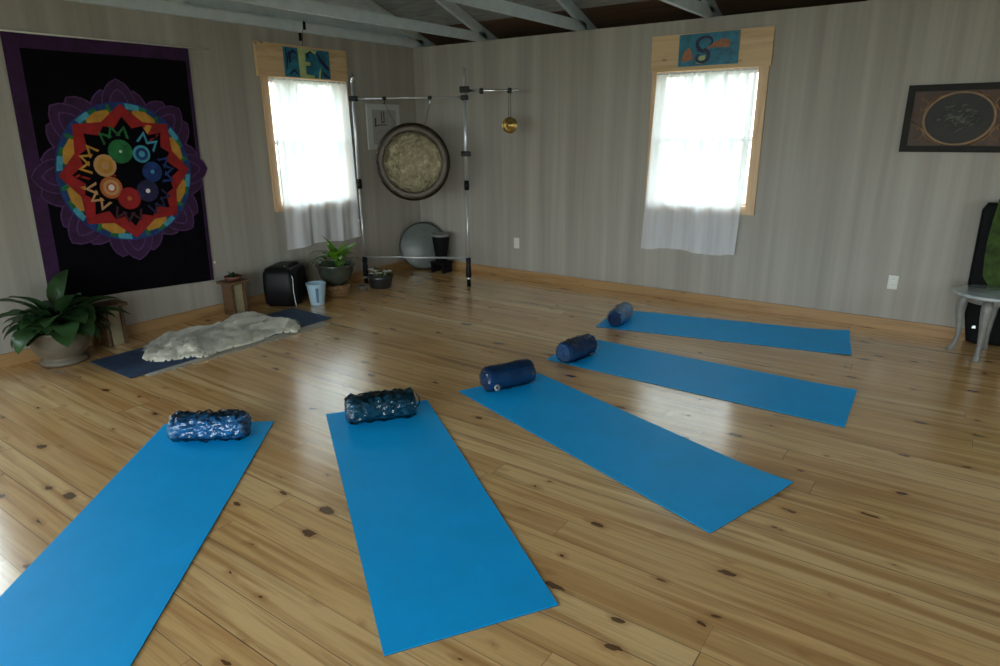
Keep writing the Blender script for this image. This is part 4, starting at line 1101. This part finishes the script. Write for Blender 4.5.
for i in range(16):
    az = rnd.choice((-1, 1)) * rnd.uniform(0.5, 2.1) - 0.5
    if math.cos(az) < -0.5: continue
    leaf(mb, (gx_ + rnd.uniform(-.05, .05), gy_ + rnd.uniform(-.05, .05), 0.29), az, rnd.uniform(0.6, 1.35), rnd.uniform(0.22, 0.34), 0.028, rnd.uniform(1.0, 2.2), 0.3, 0.15, 0.003)
for az, el, L in ((-1.7, 1.2, 0.36), (-1.5, 0.9, 0.36), (-1.4, 1.3, 0.34), (-1.8, 0.7, 0.33), (1.3, 1.0, 0.30)): leaf(mb, (gx_, gy_, 0.29), az, el, L, 0.034, 1.6, 0.25, 0.15, 0.003)
mb.v = [Vector((max(v.x, -A + 0.07), v.y, v.z)) for v in mb.v]
obj('arching_leaves', mb, M['leaf_mid'], r)

# flower basket and small dish near the stand's left post
fx_, fy_ = -4.865, 4.715
r = thing('flower_pot', (fx_, fy_, 0), 'low black pot with white flowers and yellow-green sprigs in front of the stand', 'flower pot')
obj('pot', MB().lathe([(0, 0.0), (0.095, 0.0), (0.105, 0.01), (0.125, 0.10), (0.132, 0.135), (0.122, 0.138), (0.11, 0.12), (0.0, 0.115)], (fx_, fy_, 0), 32), M['darkpot'], r)
mb = MB(); rnd = random.Random(3)
for i in range(46): leaf(mb, (fx_ + rnd.uniform(-.08, .08), fy_ + rnd.uniform(-.08, .08), 0.115), rnd.uniform(0, 6.28), rnd.uniform(0.3, 1.3), rnd.uniform(0.07, 0.13), 0.02, 0.7, 0.3, 0.1, 0.0018)
obj('sprigs', mb, leafm('olive_sprig', (0.10, 0.13, 0.02)), r)
mb = MB()
for i in range(9):
    a = -2.6 + i * 0.62 + rnd.uniform(-.1, .1); q = Vector((fx_ + 0.095 * math.cos(a), fy_ + 0.095 * math.sin(a), 0.165 + rnd.uniform(-.012, .03)))
    for k in range(6): leaf(mb, q, k * PI / 3 + i, 0.35, 0.036, 0.026, 0.5, 0.0, 0.15, 0.001)
    mb.tube([(fx_ + 0.05 * math.cos(a), fy_ + 0.05 * math.sin(a), 0.12), q], 0.0018, 5)
obj('blooms', mb, M['petalwhite'], r)
dx_, dy_ = -4.905, 4.505
r = thing('small_dish', (dx_, dy_, 0), 'small dark dish between the basket and the white flower pot', 'dish')
obj('dish_bowl', MB().lathe([(0, 0.0), (0.035, 0.0), (0.04, 0.012), (0.068, 0.05), (0.07, 0.058), (0.064, 0.058), (0.045, 0.03), (0.0, 0.02)], (dx_, dy_, 0), 24), M['ceramic'], r)
obj('pebbles', MB().lathe([(0, 0.055), (0.03, 0.052), (0.057, 0.04)], (dx_, dy_, 0), 14, wob=lambda j, z: 1 + 0.1 * (j % 2)), M['soil'], r)

# ------------------------------------------------------------------ framed oval artwork
M['artframe'] = simple('black_frame', (0.010, 0.008, 0.006), 0.6, var=0.2, spec=0.25)
M['artbrown'] = simple('copper_brown', (0.055, 0.022, 0.010), 0.55, 0.0, var=0.5, nscale=7)
M['artswirl'] = simple('pale_copper', (0.20, 0.11, 0.05), 0.5, 0.2, var=0.3)
M['artoval'] = simple('dark_oval', (0.012, 0.009, 0.006), 0.6, 0.0, var=0.4)
M['artsilver'] = simple('silver_brush', (0.11, 0.115, 0.095), 0.45, 0.3, var=0.5, nscale=16, bump=0.4)
r = thing('framed_artwork', (-0.16, B, 1.37), 'black framed copper artwork with a dark oval on the far wall', 'picture')
x0, x1, z0, z1 = -0.49, 0.175, 1.372, 1.838
def yb_(d): return B - d
m = MB(); fw = 0.045
for a, b, c, d in ((x0, x1, z0, z0 + fw), (x0, x1, z1 - fw, z1), (x0, x0 + fw, z0 + fw, z1 - fw), (x1 - fw, x1, z0 + fw, z1 - fw)): m.box(a, b, B - 0.03, B - 0.001, c, d)
obj('frame', m, M['artframe'], r)
obj('panel', MB().box(x0 + fw, x1 - fw, B - 0.016, B - 0.002, z0 + fw, z1 - fw), M['artbrown'], r)
ocx, ocz = -0.155, 1.603
def oval(a, b, d0, d1, n=48): return [[(ocx + a * math.cos(2 * PI * i / n), yb_(d0), ocz + b * math.sin(2 * PI * i / n)) for i in range(n)], [(ocx + a * 0.985 * math.cos(2 * PI * i / n), yb_(d1), ocz + b * 0.985 * math.sin(2 * PI * i / n)) for i in range(n)]]
obj('oval_ring', MB().loft(oval(0.222, 0.186, 0.015, 0.021)), M['artswirl'], r)
obj('oval', MB().loft(oval(0.205, 0.172, 0.019, 0.024)), M['artoval'], r)
m = MB(); rnd = random.Random(2)
for i in range(60):
    a = rnd.uniform(0, 6.28); rr = rnd.uniform(0, 0.85); ux = ocx + rr * 0.15 * math.cos(a); uz = ocz + rr * 0.12 * math.sin(a); L = rnd.uniform(0.015, 0.035)
    pts = [(ux + (t - .5) * L * 1.4, B - 0.0245, uz + (t - .5) * L * 0.45 + 0.01 * math.sin(t * 3 + i)) for t in (0, .25, .5, .75, 1)]
    m.tube(pts, [0.002, 0.005, 0.008, 0.005, 0.002], 6)
obj('silver_brushwork', m, M['artsilver'], r)
for sx in (-1, 1):
    for sz in (-1, 1):
        pts = []
        for i in range(16):
            a = i / 15 * 4.4; rr = 0.055 * (1 - i / 18)
            pts.append((ocx + sx * (0.235 + rr * math.cos(a + 1.2)), B - 0.017, ocz + sz * (0.085 + rr * math.sin(a + 1.2) * 1.1)))
        obj('scroll', MB().tube(pts, 0.006, 6), M['artswirl'], r)
        obj('scroll', MB().tube([(ocx + sx * 0.283, B - 0.017, ocz + sz * 0.015), (ocx + sx * 0.225, B - 0.017, ocz + sz * 0.06), (ocx + sx * 0.17, B - 0.017, ocz + sz * 0.14), (ocx + sx * 0.08, B - 0.017, ocz + sz * 0.178)], 0.006, 6), M['artswirl'], r)

# ------------------------------------------------------------------ chair, throw and small table at the right
tx_, ty_ = 0.243, 5.52
r = thing('side_table', (tx_, ty_, 0), 'small round grey side table with glossy pale top by the right edge', 'side table')
th = 0.462; tr = 0.242
obj('table_top', MB().lathe([(0, th - 0.03), (tr - 0.05, th - 0.03), (tr - 0.012, th - 0.024), (tr, th - 0.012), (tr - 0.002, th - 0.003), (tr - 0.013, th), (0, th)], (tx_, ty_, 0), 48), M['tabletop'], r)
obj('apron', MB().lathe([(0.13, th - 0.075), (0.145, th - 0.075), (0.148, th - 0.029), (0.13, th - 0.029)], (tx_, ty_, 0), 36), M['grey_table'], r)
for k in range(4):
    a = math.radians(172 + k * 90); ca, sa = math.cos(a), math.sin(a)
    prof = [(0.135, th - 0.04, 0.030), (0.165, th - 0.09, 0.034), (0.168, th - 0.16, 0.030), (0.158, th - 0.25, 0.021), (0.152, th - 0.34, 0.016), (0.162, th - 0.41, 0.017), (0.185, 0.014, 0.021), (0.194, 0.0, 0.018)]
    obj('leg', MB().tube([(tx_ + q * ca, ty_ + q * sa, z) for q, z, _ in prof], [w for _, _, w in prof], 10), M['grey_table'], r)
hx, hy = 0.36, 5.835
r = thing('instrument_case', (hx, hy, 0), 'tall black case standing against the far wall behind the side table', 'case')
m = MB(); m.smooth = False
def case_ring(i, y): return [(hx - 0.205 + i, y, 0.012 + i), (hx + 0.25 - i, y, 0.012 + i), (hx + 0.26 - i, y, 0.98 - i), (hx + 0.22 - i, y, 1.03 - i), (hx - 0.240 + i, y, 1.03 - i), (hx - 0.268 + i, y, 0.98 - i), (hx - 0.262 + i, y, 0.30)]
m.loft([case_ring(0.015, 5.800), case_ring(0.0, 5.812), case_ring(0.0, 5.868), case_ring(0.015, 5.878)])
obj('case_body', m, M['blackmatte'], r)
m = MB(); m.loft([case_ring(-0.004, 5.838), case_ring(-0.004, 5.844)]); obj('seam_band', m, M['black'], r)
m = MB().cbox(hx - 0.19, hx - 0.165, 5.790, 5.801, 0.12, 0.145, 0.003); obj('latch', m, M['chrome'], r)
for sx in (-0.15, 0.2): obj('rubber_foot', MB().cbox(hx + sx - 0.02, hx + sx + 0.02, 5.815, 5.865, 0, 0.014, 0.003), M['black'], r)
# throw draped over the case: behind it, over the top and down the front to a rounded hem
m = MB(); m.smooth = True; vs = []; NU, NV = 30, 40; gx0 = 0.40
for j in range(NV + 1):
    t = j / NV
    for i in range(NU + 1):
        u = i / NU; s_ = u * 2 - 1
        hem = 0.36 + 0.16 * abs(s_) ** 2.5
        if t < 0.10: z = 0.95 + 0.10 * t / 0.10; y = 5.884
        elif t < 0.18: k_ = (t - 0.10) / 0.08; z = 1.05 + 0.008 * math.sin(k_ * PI); y = 5.884 - 0.092 * k_
        else:
            k_ = (t - 0.18) / 0.82; z = 1.05 - (1.05 - hem) * k_
            y = 5.792 - 0.012 * math.sin(min(1, k_ * 4) * PI / 2) - (0.006 + 0.006 * math.sin(u * 17 + k_ * 2)) * k_
            if z < 0.47: y = min(y, 5.785)
        w = 0.225 + 0.02 * math.sin(max(0, t - 0.18) * 3.5)
        vs.append((gx0 + s_ * w, y, z))
n_ = NU + 1
m.add(vs, [(j * n_ + i, j * n_ + i + 1, (j + 1) * n_ + i + 1, (j + 1) * n_ + i) for j in range(NV) for i in range(NU)])
o = obj('green_throw', m, M['greencloth'])
tag(o, 'mossy green throw draped over the tall black case at the right edge', 'throw blanket')

# ------------------------------------------------------------------ outside and light
gm = simple('lawn', (0.20, 0.205, 0.15), 0.9, var=0.3)
tag(obj('outside_ground', MB().box(-30, 25, -25, 30, -0.5, -0.4), gm), kind='structure')
w = bpy.data.worlds.new('sky'); bpy.context.scene.world = w; w.use_nodes = True
nt = w.node_tree; nt.nodes.clear(); k = N(nt)
o = k.n('ShaderNodeOutputWorld'); bg = k.n('ShaderNodeBackground'); tc = k.n('ShaderNodeTexCoord'); sp = k.n('ShaderNodeSeparateXYZ')
k.l(tc.outputs['Generated'], sp.inputs[0])
col = k.ramp(k.m('MULTIPLY_ADD', sp.outputs[2], 0.5, 0.5), [(0.40, (0.54, 0.54, 0.48)), (0.50, (0.76, 0.79, 0.76)), (0.60, (0.84, 0.92, 1.0)), (1.0, (0.73, 0.86, 1.0))])
k.l(col, bg.inputs[0]); bg.inputs[1].default_value = 2.7; k.l(bg.outputs[0], o.inputs[0])

# ------------------------------------------------------------------ camera
cam = bpy.data.cameras.new('camera'); co = bpy.data.objects.new('camera', cam); C.objects.link(co)
R = ((0.8170384097, 0.5765138367, -0.0089461260), (0.1634952725, -0.2465294816, -0.9552447386), (-0.5529172930, 0.7790089927, -0.2956813424))
rt, dn, fw = [Vector(v) for v in R]
co.matrix_world = Matrix(((rt.x, -dn.x, -fw.x, 0), (rt.y, -dn.y, -fw.y, 0), (rt.z, -dn.z, -fw.z, 1.55), (0, 0, 0, 1)))
cam.sensor_width = 36; cam.lens = 0.6536 * 36; cam.clip_start = 0.05
sc = bpy.context.scene; sc.camera = co
sc.view_settings.view_transform = 'Standard'; sc.view_settings.look = 'None'; sc.view_settings.gamma = 1
sc.view_settings.use_curve_mapping = False
sc.view_settings.exposure = 2.05
sc.cycles.max_bounces = 10; sc.cycles.diffuse_bounces = 6; sc.cycles.transparent_max_bounces = 16
sc.cycles.use_denoising = True
sc.cycles.sample_clamp_indirect = 6
sc.cycles.caustics_reflective = False; sc.cycles.caustics_refractive = False
